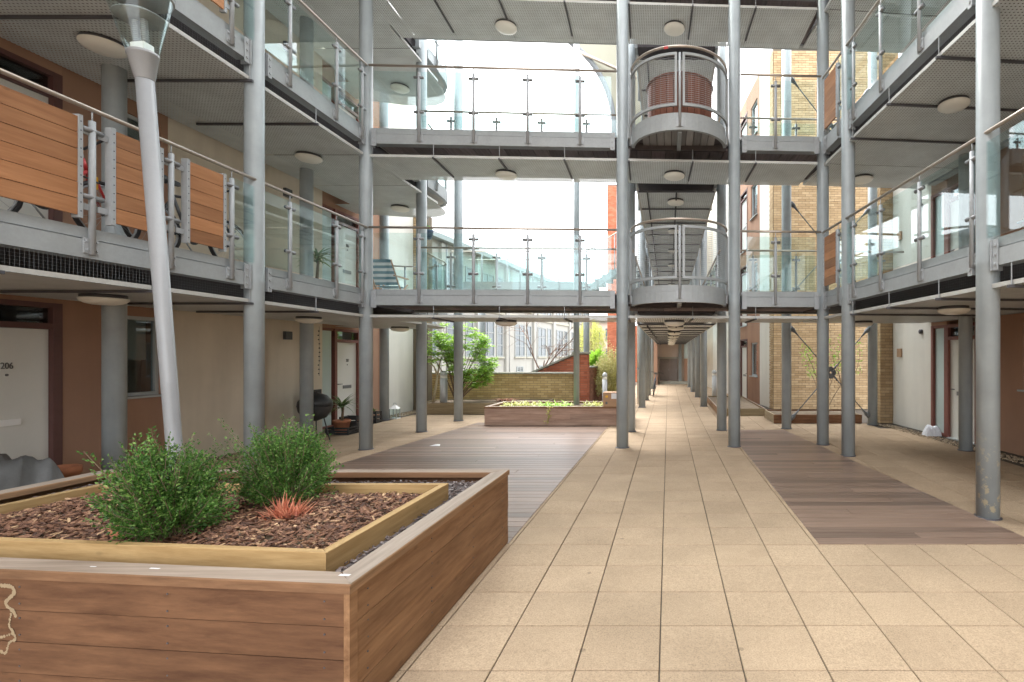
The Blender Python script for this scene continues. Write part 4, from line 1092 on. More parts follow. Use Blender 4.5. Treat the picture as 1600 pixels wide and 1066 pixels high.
for sx in (-1, 1):
    for sy in (-1, 1): MB().box(x + sx * .09 - .008, x + sx * .09 + .008, y + sy * .09 - .008, y + sy * .09 + .008, .026, .27).build('corner_bar', 'window_frame', t)
MB().box(x - .08, x + .08, y - .08, y + .08, .03, .268).build('glass', 'balustrade_glass', t)
MB().lathe([(.15, .271), (.06, .34), (.05, .36), (.001, .365)], 4, (x, y, 0), math.pi / 4, math.pi / 4 + 2 * math.pi).build('roof', 'white_metal', t)
MB().tube([(x + .04 * math.cos(a), y, .38 + .04 * math.sin(a)) for a in [i * math.pi / 8 for i in range(17)]], .005, 6).build('ring', 'window_frame', t, True)
t = thing('hanging_chime', 'string of small dark birds hanging on cream wall left of the door', 'chime', (-7.40, 10.75, 1.25))
MB().tube([(-7.40, 10.75, 1.25), (-7.40, 10.75, 2.3)], .003, 5).build('string', 'black_plastic', t)
for i in range(11):
    z = 1.3 + i * .09; MB().lathe([(.001, -.012), (.02, -.004), (.012, .012), (.001, .018)], 6, (-7.40 + R.uniform(-.008, .008), 10.75 + R.uniform(-.03, .03), z)).build('bird', 'black_plastic', t)

def crumple(name, label, cat, c, sx, sy, h, mat, n=22, amp=.05, seed=1, sharp=3.0):
    rr = random.Random(seed); m = MB(); ph = [(rr.uniform(4, 13), rr.uniform(4, 13), rr.uniform(0, 6)) for _ in range(6)]
    for j in range(n + 1):
        for i in range(n + 1):
            u, v = 2 * i / n - 1, 2 * j / n - 1; q = max(abs(u), abs(v)); z = h * (1 - q ** sharp) if q < 1 else 0
            w = sum((1 - 2 * abs(math.sin(.5 * (a * u + b * v + p)))) for a, b, p in ph) / 6
            m.v.append((c[0] + u * sx * (1 + .12 * w), c[1] + v * sy * (1 + .12 * w), c[2] + max(0, z + amp * w * (1 - q ** 6)) ))
    for j in range(n):
        for i in range(n): q = j * (n+1) + i; m.f.append((q, q+1, q+n+2, q+n+1))
    o = m.build(name, mat, None, True); return tag(o, label, cat)
crumple('tarpaulin_cover', 'dark grey crumpled cover over something at the far left door', 'cover', (-6.62, 5.0, .012), .42, .42, .68, 'tarp', n=40, amp=.10, seed=5, sharp=4)
pot('upturned terracotta pot beside the orange wall behind planter', -6.9, 5.75, 0, .17, .42)
crumple('carrier_bag', 'crumpled pale plastic bag at the right white door', 'bag', (5.52, 10.62, .01), .16, .12, .2, 'bag_plastic', amp=.06, seed=9, sharp=5)
t = thing('carton', 'brown cardboard box on right end of the long low planter', 'box', (-1.27, 12.3, .462))
MB().cbox(-1.56, -1.0, 12.12, 12.5, .462, .80, .006).build('body', 'cardboard', t)
MB().box(-1.36, -1.03, 12.116, 12.1185, .65, .78).build('paper_label', 'white_print', t); MB().box(-1.50, -1.44, 12.116, 12.1185, .68, .73).build('sticker', 'yellow_plastic', t); MB().box(-1.50, -1.45, 12.116, 12.1185, .52, .58).build('stamp', 'numeral', t)

# ================================================================ BICYCLES
def bicycle(label, paint, loc, rz, lean, group='bicycles'):
    t = thing('bicycle', label, 'bicycle', loc, group); del LOC[t]; t.rotation_euler = (lean, 0, rz)
    for x in (-.51, .51):
        c = (x, 0, .34); circ = lambda r, n=28: [(c[0] + r * math.cos(2*math.pi*i/n), 0, c[2] + r * math.sin(2*math.pi*i/n)) for i in range(n + 1)]
        w = MB().tube(circ(.318), .020, 8, False).build('wheel', 'black_rubber', t, True)
        MB().tube(circ(.292), .011, 6, False).build('rim', 'galv_steel', w, True)
        m = MB()
        for i in range(20): a = 2*math.pi*i/20; m.tube([(x, (-.02, .02)[i % 2], .34), (x + .288*math.cos(a), 0, .34 + .288*math.sin(a))], .0016, 4, False)
        m.build('spokes', 'galv_steel', w, kind='stuff'); MB().tube([(x, -.05, .34), (x, .05, .34)], .02, 10).build('hub', 'black_plastic', w, True)
    fr = MB(); bb, st, hd, hb = (-.08, 0, .30), (-.22, 0, .78), (.34, 0, .86), (.37, 0, .74)
    for a, b in ((bb, st), (st, hd), (bb, hb), (hd, hb)): fr.tube([a, b], .017, 8)
    for s in (-.045, .045): fr.tube([bb, (-.51, s, .34)], .009, 6); fr.tube([st, (-.51, s, .34)], .008, 6); fr.tube([hb, (.40, s, .66), (.51, s, .34)], .011, 6)
    fr.build('frame', paint, t, True)
    MB().tube([st, (-.26, 0, .92)], .013, 8).build('seat_post', 'galv_steel', t, True)
    MB().prism([(-.42, -.07), (-.38, -.085), (-.24, -.035), (-.12, -.018), (-.12, .018), (-.24, .035), (-.38, .085), (-.42, .07)], .92, .965).build('saddle', 'black_plastic', t)
    MB().tube([hd, (.33, 0, .95)], .014, 8).build('stem', 'galv_steel', t, True)
    MB().tube([(.27, -.30, .97), (.33, -.16, .98), (.36, 0, .96), (.33, .16, .98), (.27, .30, .97)], .012, 8).build('handlebar', 'black_plastic', t, True)
    MB().lathe([(.085, -.004), (.085, .004)], 20).build('chainring', 'black_plastic', t).matrix_basis = Matrix.Translation((-.08, -.05, .30)) @ Matrix.Rotation(math.pi/2, 4, 'X')
    for s in (-1, 1): MB().tube([(-.08, s*.06, .30), (-.08 + s*.1, s*.07, .30 - s*.13), (-.08 + s*.1, s*.15, .30 - s*.13)], .009, 6).build('crank', 'galv_steel', t, True)
    return t
H = math.radians(90)
bicycle('dark blue bicycle leaning on a column of the covered walkway', 'blue_paint', (-.62, 21.3, 0), H, .12)
t = thing('kettle_grill', 'dark round-bodied object on thin legs behind the shaded left column', 'grill', (-7.0, 10.05, 0)); kc = (-7.0, 10.05, .68)
MB().lathe([(.04, -.29), (.19, -.23), (.28, -.10), (.30, 0)], 22, kc, caps=False).build('bowl', 'black_plastic', t, True); MB().lathe([(.305, .004), (.29, .10), (.20, .21), (.05, .27), (.001, .272)], 22, kc).build('lid', 'black_plastic', t, True)
MB().tube([(-7.03, 10.05, .95), (-7.03, 10.05, .99), (-6.97, 10.05, .99), (-6.97, 10.05, .95)], .01, 6).build('handle', 'black_plastic', t, True)
for q in range(3): w = 2.1 * q; MB().tube([(kc[0] + .17 * math.cos(w), kc[1] + .17 * math.sin(w), .47), (kc[0] + .29 * math.cos(w), kc[1] + .29 * math.sin(w), .012)], .012, 6).build('leg', 'black_plastic', t, True)
MB().box(-7.29, -7.26, 10.3, 10.62, .35, .98).build('side_shelf', 'black_plastic', t)
bicycle('red framed bicycle behind first storey timber panels, nearest the left edge', 'red_paint', (-5.78, 4.75, 2.81), H, -.12)
bicycle('black bicycle behind first storey timber panels, right of the lamp post', 'black_plastic', (-5.80, 6.25, 2.81), H, -.12)
for y, z, lb in ((4.82, 3.32, 'yellow bicycle lock looped on the gallery post left of the lamp post'), (6.32, 3.22, 'yellow bicycle lock looped on the gallery post right of the lamp post')):
    t = thing('bicycle_lock', lb, 'lock', (-5.5, y, z))
    MB().tube([(-5.47 + .05 * math.cos(a), y + .075 * math.sin(a), z + .05 * math.sin(a * .5)) for a in [i * math.pi / 8 for i in range(17)]], .008, 6).build('cable', 'black_plastic', t, True)
    MB().cbox(-5.46, -5.43, y - .02, y + .015, z - .06, z + .06, .006).build('body', 'yellow_plastic', t)

# ================================================================ THINGS ON THE LEFT FIRST GALLERY
zf = ZT[0] - .068
pot('dark planter pot holding the tall leafy plant on the left gallery', -6.9, 9.95, zf, .2, .36, 'black_plastic')
spiky('tall_houseplant', 'tall strap-leaved plant on first storey left gallery', (-6.9, 9.95, zf + .3), .55, 60, .5, W=.04, trunk=.03)
crate('teal plastic trough on the left gallery floor by the door', -6.62, 10.7, zf, .5, .3, .26, 'frosted_glass')
spiky('agave', 'low blue-green spiky plant on left gallery by the door', (-6.6, 11.45, zf + .12), .0, 40, .34, 'leaf_blue', .035)
pot('small pot under the low spiky gallery plant', -6.6, 11.45, zf, .13, .14, 'black_plastic')
t = thing('deck_chair', 'blue and white striped folding chair on the left gallery', 'chair', (-6.25, 11.35, zf)); x, y = -6.25, 11.35
for sx in (-.27, .27):
    MB().tube([(x + sx, y + .30, zf), (x + sx, y - .1, zf + .45), (x + sx, y - .42, zf + .95)], .016, 6).build('side_rail', 'cardboard', t, True); MB().tube([(x + sx, y - .32, zf), (x + sx, y + .28, zf + .5)], .016, 6).build('leg', 'cardboard', t, True)
    MB().box(x + sx - .025, x + sx + .025, y - .28, y + .3, zf + .62, zf + .645).build('armrest', 'cardboard', t)
for i in range(9):
    v0, v1 = i / 9, (i + 1) / 9; P0 = (y - .42 + .33 * v0, zf + .95 - .5 * v0); P1 = (y - .42 + .33 * v1, zf + .95 - .5 * v1)
    m = MB(); m.hexa([(x - .25, P0[0], P0[1]), (x + .25, P0[0], P0[1]), (x + .25, P1[0], P1[1]), (x - .25, P1[0], P1[1]), (x - .25, P0[0], P0[1] + .008), (x + .25, P0[0], P0[1] + .008), (x + .25, P1[0], P1[1] + .008), (x - .25, P1[0], P1[1] + .008)])
    m.build('stripe', ('canvas_blue', 'white_print')[i % 2], t)
MB().box(x - .25, x + .25, y - .08, y + .32, zf + .42, zf + .43).build('seat', 'canvas_blue', t)
t = thing('hanging_basket', 'small dark flower pot hanging at the left building end', 'flower pot', (-7.25, 15.3, 5.2))
MB().lathe([(.10, 0), (.16, .24), (.17, .26), (.15, .26)], 16, (-7.25, 15.3, 5.2)).build('pot', 'blue_paint', t, True)
MB().tube([(-7.42, 15.55, 5.85), (-7.25, 15.3, 5.85), (-7.25, 15.3, 5.46)], .01, 6).build('bracket', 'dark_bar', t, True)
m = MB()
for i in range(120): m.leaf(Vector((-7.25, 15.3, 5.47)) + rvec() * .12, rvec(), rvec(), .07, .04)
m.build('leaves', 'leaf_shrub', t, kind='stuff')

GFS = ['ground', 'first', 'second']
# ================================================================ CROSSED TIE RODS
for k in range(3):
    dz = 2.885 * k; a, b = Vector((2.73, 11.7, 0)), Vector((4.96, 12.3, 0)); u = (b - a).normalized(); hub = (a + b) / 2 + Vector((0, 0, 1.28 + dz))
    t = thing('tie_rod_brace', f'crossed steel tie rods with ring hub between two columns, {GFS[k]} storey', 'brace', (hub.x, hub.y, .2 + dz))
    n = Vector((u.y, -u.x, 0)); m = MB()
    def RP(r, w, s): return hub + u * (r * math.cos(w)) + Vector((0, 0, r * math.sin(w))) + n * s
    N = 20
    for s in (-.012, .012):
        for i in range(N):
            w0 = 2 * math.pi * i / N; m.v += [tuple(RP(.032, w0, s)), tuple(RP(.115 + .03 * abs(math.cos(2 * w0)) , w0, s))]
    for i in range(N):
        j = (i + 1) % N; p, q = 2*i, 2*j; o = 2*N
        m.f += [(p, q, q+1, p+1), (o+p+1, o+q+1, o+q, o+p), (p+1, q+1, o+q+1, o+p+1), (q, p, o+p, o+q)]
    m.build('hub_plate', 'cast_iron', t)
    for c, sg in ((a, 1), (b, -1)):
        for z, vs in ((2.33 + dz, -1), (.22 + dz, 1)):
            e = c + u * sg * .115; e.z = z; f0 = c + u * sg * .22; f0.z = z + vs * .10
            d2 = (hub - f0).normalized(); h0 = hub - d2 * .11
            MB().tube([f0, h0], .0125, 8).build('rod', 'cast_iron', t, True)
            MB().tube([e.lerp(f0, -.1), e.lerp(f0, .5), f0, f0 + d2 * .14], [.05, .055, .03, .013], 8).build('rod_end', 'cast_iron', t, True)
            MB().tube([h0 - d2 * .16, h0 - d2 * .05, h0 + d2 * .02], [.013, .028, .02], 8).build('fork', 'cast_iron', t, True)
def vine(label, base, spread, h, n, mat, L=.075):
    t = thing('climbing_shrub', label, 'shrub', base); b = Vector(base); st = MB(); lf = MB()
    for i in range(n):
        p = b + Vector((R.uniform(-.1, .1), R.uniform(-.05, .05), 0)); pts = [p.copy()]; d = Vector((R.uniform(-1, 1) * spread, R.uniform(-.1, .1), 1)).normalized()
        for j in range(6): p = p + d * h / 6 * R.uniform(.8, 1.1); d = (d + Vector((R.uniform(-.25, .25), R.uniform(-.15, .15), .1))).normalized(); pts.append(p.copy())
        st.tube(pts, [.013, .011, .009, .008, .006, .004, .002], 5, False)
        for q in pts[4:]:
            for _ in range(16): lf.leaf(q + rvec() * .13, rvec() + Vector((0, 0, -.2)), rvec(), L * R.uniform(.7, 1.3), L * .38)
    st.build('stems', 'bark_stem', t, kind='stuff'); lf.build('leaves', mat, t, kind='stuff')
vine('thin-stemmed leafy climber on brick wall, left side of the tie rods', (4.2, 13.4, .2), .75, 1.9, 5, 'leaf_bright')
vine('thin-stemmed leafy climber on brick wall, by the right tie-rod column', (4.62, 13.2, .2), .2, 2.0, 5, 'leaf_bright')

# ================================================================ GARDEN BEYOND THE BRIDGE
def bollard(label, x, y, z0, z1, r):
    t = thing('bollard_light', label, 'bollard', (x, y, z0), 'garden bollard lights')
    MB().lathe([(r, z0), (r, z1 - .22)], 20, (x, y, 0)).build('post', 'bollard_paint', t, True); MB().lathe([(r * .93, z1 - .218), (r * .93, z1 - .12)], 20, (x, y, 0), caps=False).build('lens', 'diffuser', t, True)
    MB().lathe([(r, z1 - .14), (r * 1.01, z1 - .11), (r * .9, z1 - .05), (r * .55, z1 - .012), (.001, z1)], 20, (x, y, 0)).build('cap', 'bollard_paint', t, True)
bollard('pale round-topped bollard light beside the bushy evergreen', -6.62, 14.95, .3, 1.24, .105)
bollard('pale round-topped bollard light beside the variegated bush', -1.95, 15.6, -.05, 1.17, .075)
bollard('dark bollard far along the right side of covered walkway', 1.75, 19.2, 0, 1.15, .09)
def rhodo():
    t = thing('evergreen_bush', 'bright green glossy-leaved bush on many stems behind the far left column', 'bush', (-6.3, 15.1, .3)); st = MB(); lf = MB(); b = Vector((-6.3, 15.1, .3))
    for i in range(34):
        top = b + Vector((R.uniform(-.85, 1.3), R.uniform(-.45, .5), 0)); ang = abs(top.x - b.x); top.z = .3 + R.uniform(1.1, 2.5) - .6 * max(0, top.x - b.x)
        mid = b.lerp(top, .5) + Vector((-(top.x - b.x) * .12, 0, -.05)); st.tube([b + rvec() * .05, mid, top], [.016, .010, .004], 5, False)
        for c in range(12):
            q = mid.lerp(top, R.uniform(.35, 1.05)) + rvec() * .13
            for j in range(9):
                a = 2 * math.pi * j / 9 + R.random(); lf.leaf(q + rvec() * .02, Vector((math.cos(a), math.sin(a), R.uniform(-.35, .5))), Vector((0, 0, 1)), R.uniform(.12, .20), .06, .08)
    st.build('stems', 'twig', t, kind='stuff'); lf.build('foliage', 'leaf_bright', t, kind='stuff')
rhodo()
t = thing('bare_sapling', 'pale crooked bare trunk left of the bollard light', 'tree', (-6.95, 15.05, .3))
MB().tube([(-6.98, 15.05, .3), (-6.9, 15.05, .75), (-6.85, 15.05, 1.1), (-6.95, 15.05, 1.35), (-7.15, 15.05, 1.6)], [.045, .04, .035, .022, .01], 8).build('trunk', 'pale_bark', t, True)
MB().tube([(-6.85, 15.05, 1.1), (-6.75, 15.0, 1.5), (-6.6, 15.0, 1.9)], [.03, .018, .008], 6).build('branch', 'pale_bark', t, True)
t = thing('dead_fern', 'brown dead fern in the bed right of the evergreen bush', 'plant', (-4.85, 15.1, .3)); m = MB()
for i in range(60): a = R.uniform(0, 6.3); m.strap((-4.85 + R.gauss(0, .12), 15.1, .3), Vector((math.cos(a), math.sin(a), 1.1)), R.uniform(.25, .5), .035, 1.2, 5)
m.build('fronds', 'leaf_fern', t, kind='stuff')
def clump(label, x0, x1, y, z, n, L, mat, name='trailing_plant'):
    t = thing(name, label, 'plant', ((x0 + x1) / 2, y, z)); m = MB()
    for i in range(n):
        c = Vector((R.uniform(x0, x1), y + R.gauss(0, .16), z)); a = R.uniform(0, 6.3); m.strap(c, Vector((math.cos(a), math.sin(a), R.uniform(.3, 1.4))), L * R.uniform(.5, 1.2), L * .13, R.uniform(.5, 1.6), 4)
    m.build('leaves', mat, t, kind='stuff')
clump('bright green leafy plant in middle of the long low planter', -3.2, -2.45, 12.75, .42, 240, .24, 'leaf_lime')
clump('pale feathery grass at left of the long low planter', -4.2, -3.3, 12.9, .42, 320, .20, 'leaf_willow', 'ground_grass')
clump('yellow-green tuft beside the carton in the long low planter', -2.1, -1.65, 12.75, .42, 120, .24, 'leaf_willow', 'tufted_plant')
t = thing('creeper_plant', 'thin pale creeper hanging over front of the long low planter', 'plant', (-2.9, 12.1, .2)); pts = [(-2.83, 12.2, .47), (-2.82, 12.11, .45), (-2.86, 12.1, .34), (-2.84, 12.1, .24), (-2.9, 12.1, .1)]
MB().tube(pts, .004, 5).build('stem', 'leaf_willow', t); m = MB()
for i in range(40): q = Vector(pts[R.randrange(1, 5)]); m.leaf(q + rvec() * .04 + Vector((0, -.03, 0)), rvec(), rvec(), .05, .025)
m.build('leaves', 'leaf_willow', t, kind='stuff')

gw = thing('garden_wall', 'low buff brick wall with stone coping behind the deck planters', 'wall', (-5.3, 16.2, 0))
MB().box(-7.75, -3.0, 16.07, 16.3, -.1, 1.10).build('core', 'mortar', gw); brickwork(gw, Frame((0, 16.07), (1, 0), (0, -1)), -7.75, -3.0, -.02, 1.10, 0, 'brick_buff')
for i in range(6): MB().cbox(-7.78 + i * .8, -7.78 + i * .8 + .794, 16.02, 16.35, 1.102, 1.155, .006).build('coping_stone', 'stone_coping', gw)
rp = thing('brick_pillar', 'red brick pillar with sloping red wall behind the buff wall', 'wall', (-2.8, 16.2, 0))
MB().box(-2.99, -2.56, 16.02, 16.42, -.1, 1.74).build('core', 'mortar_red', rp); brickwork(rp, Frame((0, 16.02), (1, 0), (0, -1)), -2.99, -2.56, -.02, 1.74, 0, 'brick_red'); brickwork(rp, Frame((-2.56, 0), (0, 1), (1, 0)), 16.02, 16.42, -.02, 1.74, 0, 'brick_red')
MB().cbox(-3.04, -2.51, 15.98, 16.47, 1.742, 1.80, .006).build('coping_stone', 'stone_coping', rp)
m = MB(); m.v = [(-4.7, 16.8, 0), (-3.0, 16.8, 0), (-3.0, 16.8, 1.75), (-4.7, 16.8, 1.02), (-4.7, 17.1, 0), (-3.0, 17.1, 0), (-3.0, 17.1, 1.75), (-4.7, 17.1, 1.02)]; m.f = [(0,1,2,3), (5,4,7,6), (1,5,6,2), (4,0,3,7), (3,2,6,7)]
m.build('sloping_core', 'mortar_red', rp); m = MB(); z = .9; row = 0; fr = Frame((0, 16.8), (1, 0), (0, -1))
while z < 1.72:
    xs = max(-4.7, -4.7 + (z + .065 - 1.02) / .4294); s = -4.7 - .11 * (row % 2)
    while s < -3.02:
        if s + .215 > xs + .03: fr.box(m, max(s, xs), min(s + .215, -3.0), 0, .012, z, z + .065)
        s += .225
    z += .075; row += 1
m.build('bricks', 'brick_red', rp, kind='stuff')
m = MB(); m.hexa([(-4.75, 16.74, 1.005), (-2.98, 16.74, 1.765), (-2.98, 17.16, 1.765), (-4.75, 17.16, 1.005), (-4.75, 16.74, 1.06), (-2.98, 16.74, 1.82), (-2.98, 17.16, 1.82), (-4.75, 17.16, 1.06)]); m.build('sloping_coping', 'stone_coping', rp)
bw = thing('garden_wall', 'dark brown brick wall running back beside the variegated bush', 'wall', (-2.4, 18, 0)); BWF = Frame((-4.49, 0), (.118, 1), (1, -.118))
BWF.part('core', 'mortar_red', bw, 16.45, 21, -.2, 0, -.1, 1.28); brickwork(bw, BWF, 16.45, 21, 0, 1.28, 0, 'brick_brown'); BWF.part('coping_stone', 'stone_coping', bw, 16.44, 21, -.24, .04, 1.283, 1.33)
shrub('variegated_bush', 'rounded cream variegated bush behind the bollard light', (-2.0, 17.3, .25), .62, 1.5, 300, 'leaf_variegated', 22, .075, .04, 'bush')
shrub('lime_bush', 'small vivid lime green bush left of the variegated bush', (-2.75, 19.5, 1.1), .4, .75, 70, 'leaf_lime', 18, .12, .07, 'bush')
t = thing('weeping_tree', 'yellow-green weeping tree far behind the red pillar', 'tree', (-4.2, 27.5, 0)); st = MB(); lf = MB()
st.tube([(-4.2, 27.5, 0), (-4.15, 27.5, 1.5), (-4.2, 27.5, 3.6)], [.1, .08, .04], 8)
for i in range(150):
    a = R.uniform(0, 6.3); rr = R.uniform(.1, .95) ** .7; p = Vector((-4.2 + rr * math.cos(a) * .85, 27.5 + rr * math.sin(a), 3.9 - rr * .9)); L = R.uniform(.8, 2.4)
    for j in range(26): lf.leaf(p + Vector((R.gauss(0, .04), R.gauss(0, .04), -L * j / 26)), Vector((R.uniform(-.6, .6), R.uniform(-.6, .6), -1)), rvec(), .13, .035)
st.build('trunk', 'bark_stem', t, True); lf.build('crown', 'leaf_willow', t, kind='stuff')
t = thing('bare_tree', 'leafless tree with drooping twigs in front of the white building', 'tree', (-5.5, 22, 0)); m = MB()
def branch(p, d, L, r, dep):
    pts = [p]; rs = [r]
    for i in range(4): d = (d + rvec() * .16 + Vector((0, 0, -.10 if dep > 2 else .05))).normalized(); p = p + d * L / 4; pts.append(p); rs.append(r * (1 - .15 * (i + 1)))
    m.tube(pts, rs, 5, False)
    if dep < 5:
        for i in range(3 if dep < 3 else 2): branch(pts[R.randrange(2, 5)], (d + rvec() * .75 + Vector((.12, 0, 0))).normalized(), L * R.uniform(.55, .8), r * .55, dep + 1)
branch(Vector((-5.5, 22, 0)), Vector((.05, 0, 1)), 1.5, .06, 0); branch(Vector((-5.45, 22, .9)), Vector((-.5, 0, 1)), 1.6, .04, 1); branch(Vector((-5.45, 22, .9)), Vector((.7, 0, .8)), 1.7, .04, 1)
m.build('trunk', 'twig', t, True, kind='stuff')

# far footbridge with stair
fb = thing('footbridge', 'far raised footbridge with glass sides seen through the first storey bridge', 'bridge', (-5, 18.6, 4)); FB = Frame((0, 18), (1, 0), (0, -1))
FB.part('deck', 'dark_joist', fb, -7.7, -2.9, -1.5, 0, 4.05, 4.24); FB.part('edge_beam', 'roof_sheet', fb, -7.7, -2.9, .002, .06, 4.0, 4.3)
for y, sg in ((18, -1), (19.5, 1)):
    F = Frame((0, y), (1, 0), (0, sg)); ps = [-7.5, -6.6, -5.7, -4.8, -3.9, -3.0]
    for s in ps: MB().tube([F.p(s, .03, 4.05), F.p(s, .03, 5.32)], .022, 8).build('post', 'galv_steel', fb, True)
    for a, b in zip(ps[:-1], ps[1:]): F.part('glass_panel', 'balustrade_glass', fb, a + .05, b - .05, .025, .037, 4.31, 5.2)
    handrail(fb, [F.p(-7.7, .03, 5.38), F.p(-2.9, .03, 5.38)])
st = thing('outdoor_stair', 'dark stepped stair rising right from the far footbridge', 'stair', (-2.3, 18.6, 4.2))
for i in range(8): MB().box(-2.88 + i * .26, -2.88 + i * .26 + .27, 18.05, 19.3, 4.1 + i * .165, 4.25 + i * .165).build('step', 'roof_sheet', st)
m = MB(); m.v = [(-2.9, 18.0, 3.9), (-.8, 18.0, 5.2), (-.8, 18.0, 5.45), (-2.9, 18.0, 4.15), (-2.9, 18.04, 3.9), (-.8, 18.04, 5.2), (-.8, 18.04, 5.45), (-2.9, 18.04, 4.15)]; m.f = [(0,1,2,3), (5,4,7,6), (1,5,6,2), (4,0,3,7), (3,2,6,7), (4,5,1,0)]; m.build('stringer', 'roof_sheet', st)
handrail(st, [(-2.9, 18.0, 5.38), (-.8, 18.0, 6.7)])
for i in range(3): x = -2.6 + i * .7; MB().tube([(x, 18.0, 4.1 + (x + 2.9) * .62), (x, 18.0, 5.36 + (x + 2.9) * .62)], .02, 8).build('post', 'galv_steel', st, True)

# red brick tower, white hall, far block
rt = thing('brick_tower', 'tall red brick pier building behind the left balcony column', 'building', (-3, 32.5, 0))
MB().box(-3.84, -2.75, 32.0, 34, 0, 12.5).build('core', 'mortar_red', rt); brickwork(rt, Frame((0, 32), (1, 0), (0, -1)), -3.84, -2.75, 0, 12.4, 0, 'brick_red')
MB().box(-2.74, -1.5, 32.1, 34, 0, 3.6).build('low_wing', 'mortar_red', rt); brickwork(rt, Frame((0, 32.1), (1, 0), (0, -1)), -2.74, -1.5, 0, 3.55, 0, 'brick_red')
wb = thing('white_building', 'long white building with tall dark-framed windows behind the garden wall', 'building', (-12, 36, 0)); WB = Frame((-16.46, 0), (.128, 1), (1, -.128))
def wbw(s0, s1, z0, z1):
    m = MB(); WB.box(m, s0, s0 + .12, .0, .05, z0, z1); WB.box(m, s1 - .12, s1, .0, .05, z0, z1); WB.box(m, s0 + .12, s1 - .12, .0, .05, z0, z0 + .09); WB.box(m, s0 + .12, s1 - .12, .0, .05, z1 - .09, z1)
    sm = (s0 + s1) / 2
    if s1 - s0 > 1.2: WB.box(m, sm - .05, sm + .05, .0, .045, z0 + .09, z1 - .09)
    for q in (.33, .66): z = z0 + (z1 - z0) * q; WB.box(m, s0 + .12, s1 - .12, .0, .043, z - .03, z + .03)
    w = m.build('window', 'roof_sheet', wb); WB.part('pane', 'room_window', w, s0 + .12, s1 - .12, .004, .012, z0 + .09, z1 - .09); WB.part('sill', 'stone_coping', w, s0 - .1, s1 + .1, .0, .12, z0 - .1, z0 - .005)
tm2 = NT('room_window'); tm2.base((.08, .10, .115)); tm2.rough(.08)
WB.part('wall', 'render_pale', wb, 24, 58, -6, 0, -.1, 8.1)
for s in (25, 29, 33.1, 38.2, 42.7, 47.2, 51.7):
    for a, b in ((s, s + 1.8), (s + 2.15, s + 3.1)): wbw(a, b, 1.6, 4.1); wbw(a, b, 5.2, 7.2)
    wbw(s + .3, s + 1.5, .3, .85); WB.part('pilaster', 'render_pale', wb, s + 3.35, s + 3.75, .001, .18, -.1, 8.0)
    MB().tube([WB.p(s + 3.95, .1, 0), WB.p(s + 3.95, .1, 8)], .06, 8).build('downpipe', 'lamp_paint', wb, True)
WB.part('roof', 'roof_sheet', wb, 23.6, 58.4, -6.3, .45, 8.11, 8.4); WB.part('band', 'stone_coping', wb, 24, 58, .001, .1, 4.6, 4.8)
fbk = thing('far_block', 'pinkish far block beyond the weeping tree', 'building', (-9, 62, 0)); MB().box(-13.5, -4.5, 60, 66, 0, 5.6).build('wall', 'pink_render', fbk)
for i in range(6):
    for j in range(2): w = MB().box(-13 + i * 1.4, -12.2 + i * 1.4, 59.93, 60.0, 1 + j * 2.4, 2.5 + j * 2.4).build('window', 'room_window', fbk)
MB().box(-13.7, -4.3, 59.7, 66.3, 5.602, 5.8).build('roof', 'roof_sheet', fbk)
lwn = MB().box(-40, -1.3, 14.2, 120, -.048, -.02).build('garden_ground', 'pale_ground'if 'pale_ground' in MATS else 'earth'); lwn['kind'] = 'structure'
cg = MB().box(-7.45, 6.6, -30, -2.01, -.045, -.001).build('courtyard_ground', 'paving_tile'); cg['kind'] = 'structure'

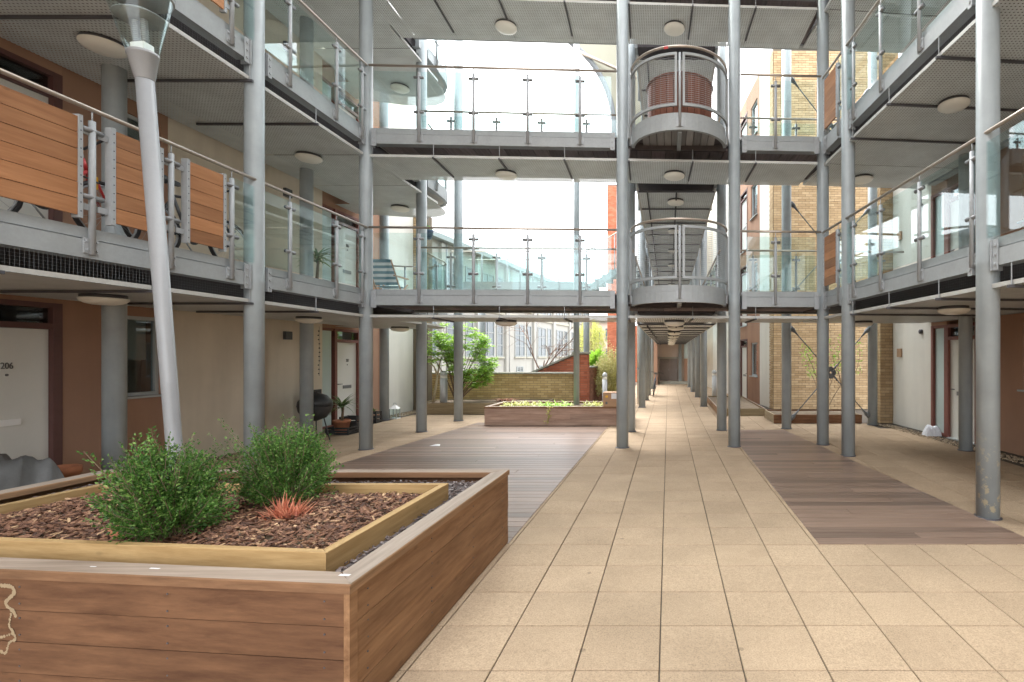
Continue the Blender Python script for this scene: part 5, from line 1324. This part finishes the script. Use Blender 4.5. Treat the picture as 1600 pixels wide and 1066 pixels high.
# end of the covered walkway
ew = thing('end_wall', 'plastered wall with dark double doors closing the covered walkway', 'wall', (.3, 30.4, 0))
MB().box(-1.3, 2.1, 30.3, 30.6, 0, 11.3).build('wall', 'pink_render', ew)
for i, (a, b) in enumerate(((-.50, .10), (.115, .55))):
    d_ = MB().box(a, b, 30.24, 30.29, .22, 1.5).build('door', 'grey_door', ew); MB().box(b - .08, b - .05, 30.215, 30.238, .8, .9).build('handle', 'galv_steel', d_)
MB().box(-.62, .62, 30.22, 30.298, 1.51, 1.6).build('lintel', 'stone_coping', ew); MB().box(-1.25, 1.9, 29.9, 30.298, 0, .17).build('step', 'stone_coping', ew)
MB().box(.62, .8, 30.1, 30.28, .172, 2.6).build('post', 'roof_sheet', ew); MB().box(.95, 1.3, 30.24, 30.29, .175, 1.5).build('panel', 'render_orange', ew); MB().box(.95, 1.3, 30.24, 30.29, 1.52, 2.5).build('panel', 'frosted_glass', ew)
MB().box(-1.05, -.62, 29.3, 30.2, 0, 2.9).build('side_pier', 'render_orange', ew)
t = thing('downpipe', 'white downpipes beside the far left columns of the covered walkway', 'pipe', (-1.03, 17.6, 0)); MB().tube([(-1.03, 17.6, 0), (-1.03, 17.6, 11)], .05, 12).build('pipe', 'white_metal', t, True)
for z in (1.2, 3.6, 6): MB().lathe([(.058, z), (.058, z + .05)], 12, (-1.03, 17.6, 0), caps=False).build('clip', 'galv_steel', t, True)

# tensile sail above the covered walkway
sc_ = thing('fabric_canopy', 'cream tensioned fabric canopy with curved edge against the sky', 'canopy', (-1, 16, 9)); m = MB(); n = 20; pts = []
cx, cz, rr = -1.72 - 3.3, 8.9, 3.3
for i in range(n + 1): w = math.radians(56) * i / n; pts.append((cx + rr * math.cos(w), cz + rr * math.sin(w)))
pts = [(pts[0][0], 8.2)] + pts
for th in (0, .012):
    for (x, z) in pts:
        for q in range(7): m.v.append((x + (1.0 - x) * q / 6, 16 + th + .5 * math.sin(math.pi * q / 6) * .8, z + .35 * q / 6))
for i in range(len(pts) - 1):
    for q in range(6): a = i * 7 + q; m.f.append((a, a + 1, a + 8, a + 7)); b = a + 7 * len(pts); m.f.append((b + 7, b + 8, b + 1, b))
m.build('membrane', 'canopy_fabric', sc_, True); MB().tube([(x, 16, z) for x, z in pts], .085, 8).build('edge_tube', 'cast_iron', sc_, True)
MB().tube([(-3.1, 15.9, 11.35), (-1.0, 15.9, 10.4)], .05, 8).build('strut', 'rail_steel', sc_, True)

# small litter on the deck
m = MB(); m.v = [(-4.40, 9.33, .018), (-4.22, 9.36, .012), (-4.25, 9.45, .03), (-4.38, 9.43, .011), (-4.31, 9.40, .04)]; m.f = [(0, 1, 4), (1, 2, 4), (2, 3, 4), (3, 0, 4), (3, 2, 1, 0)]
tag(m.build('paper_scrap', 'white_print'), 'scrap of white paper lying on the wide left deck', 'litter')
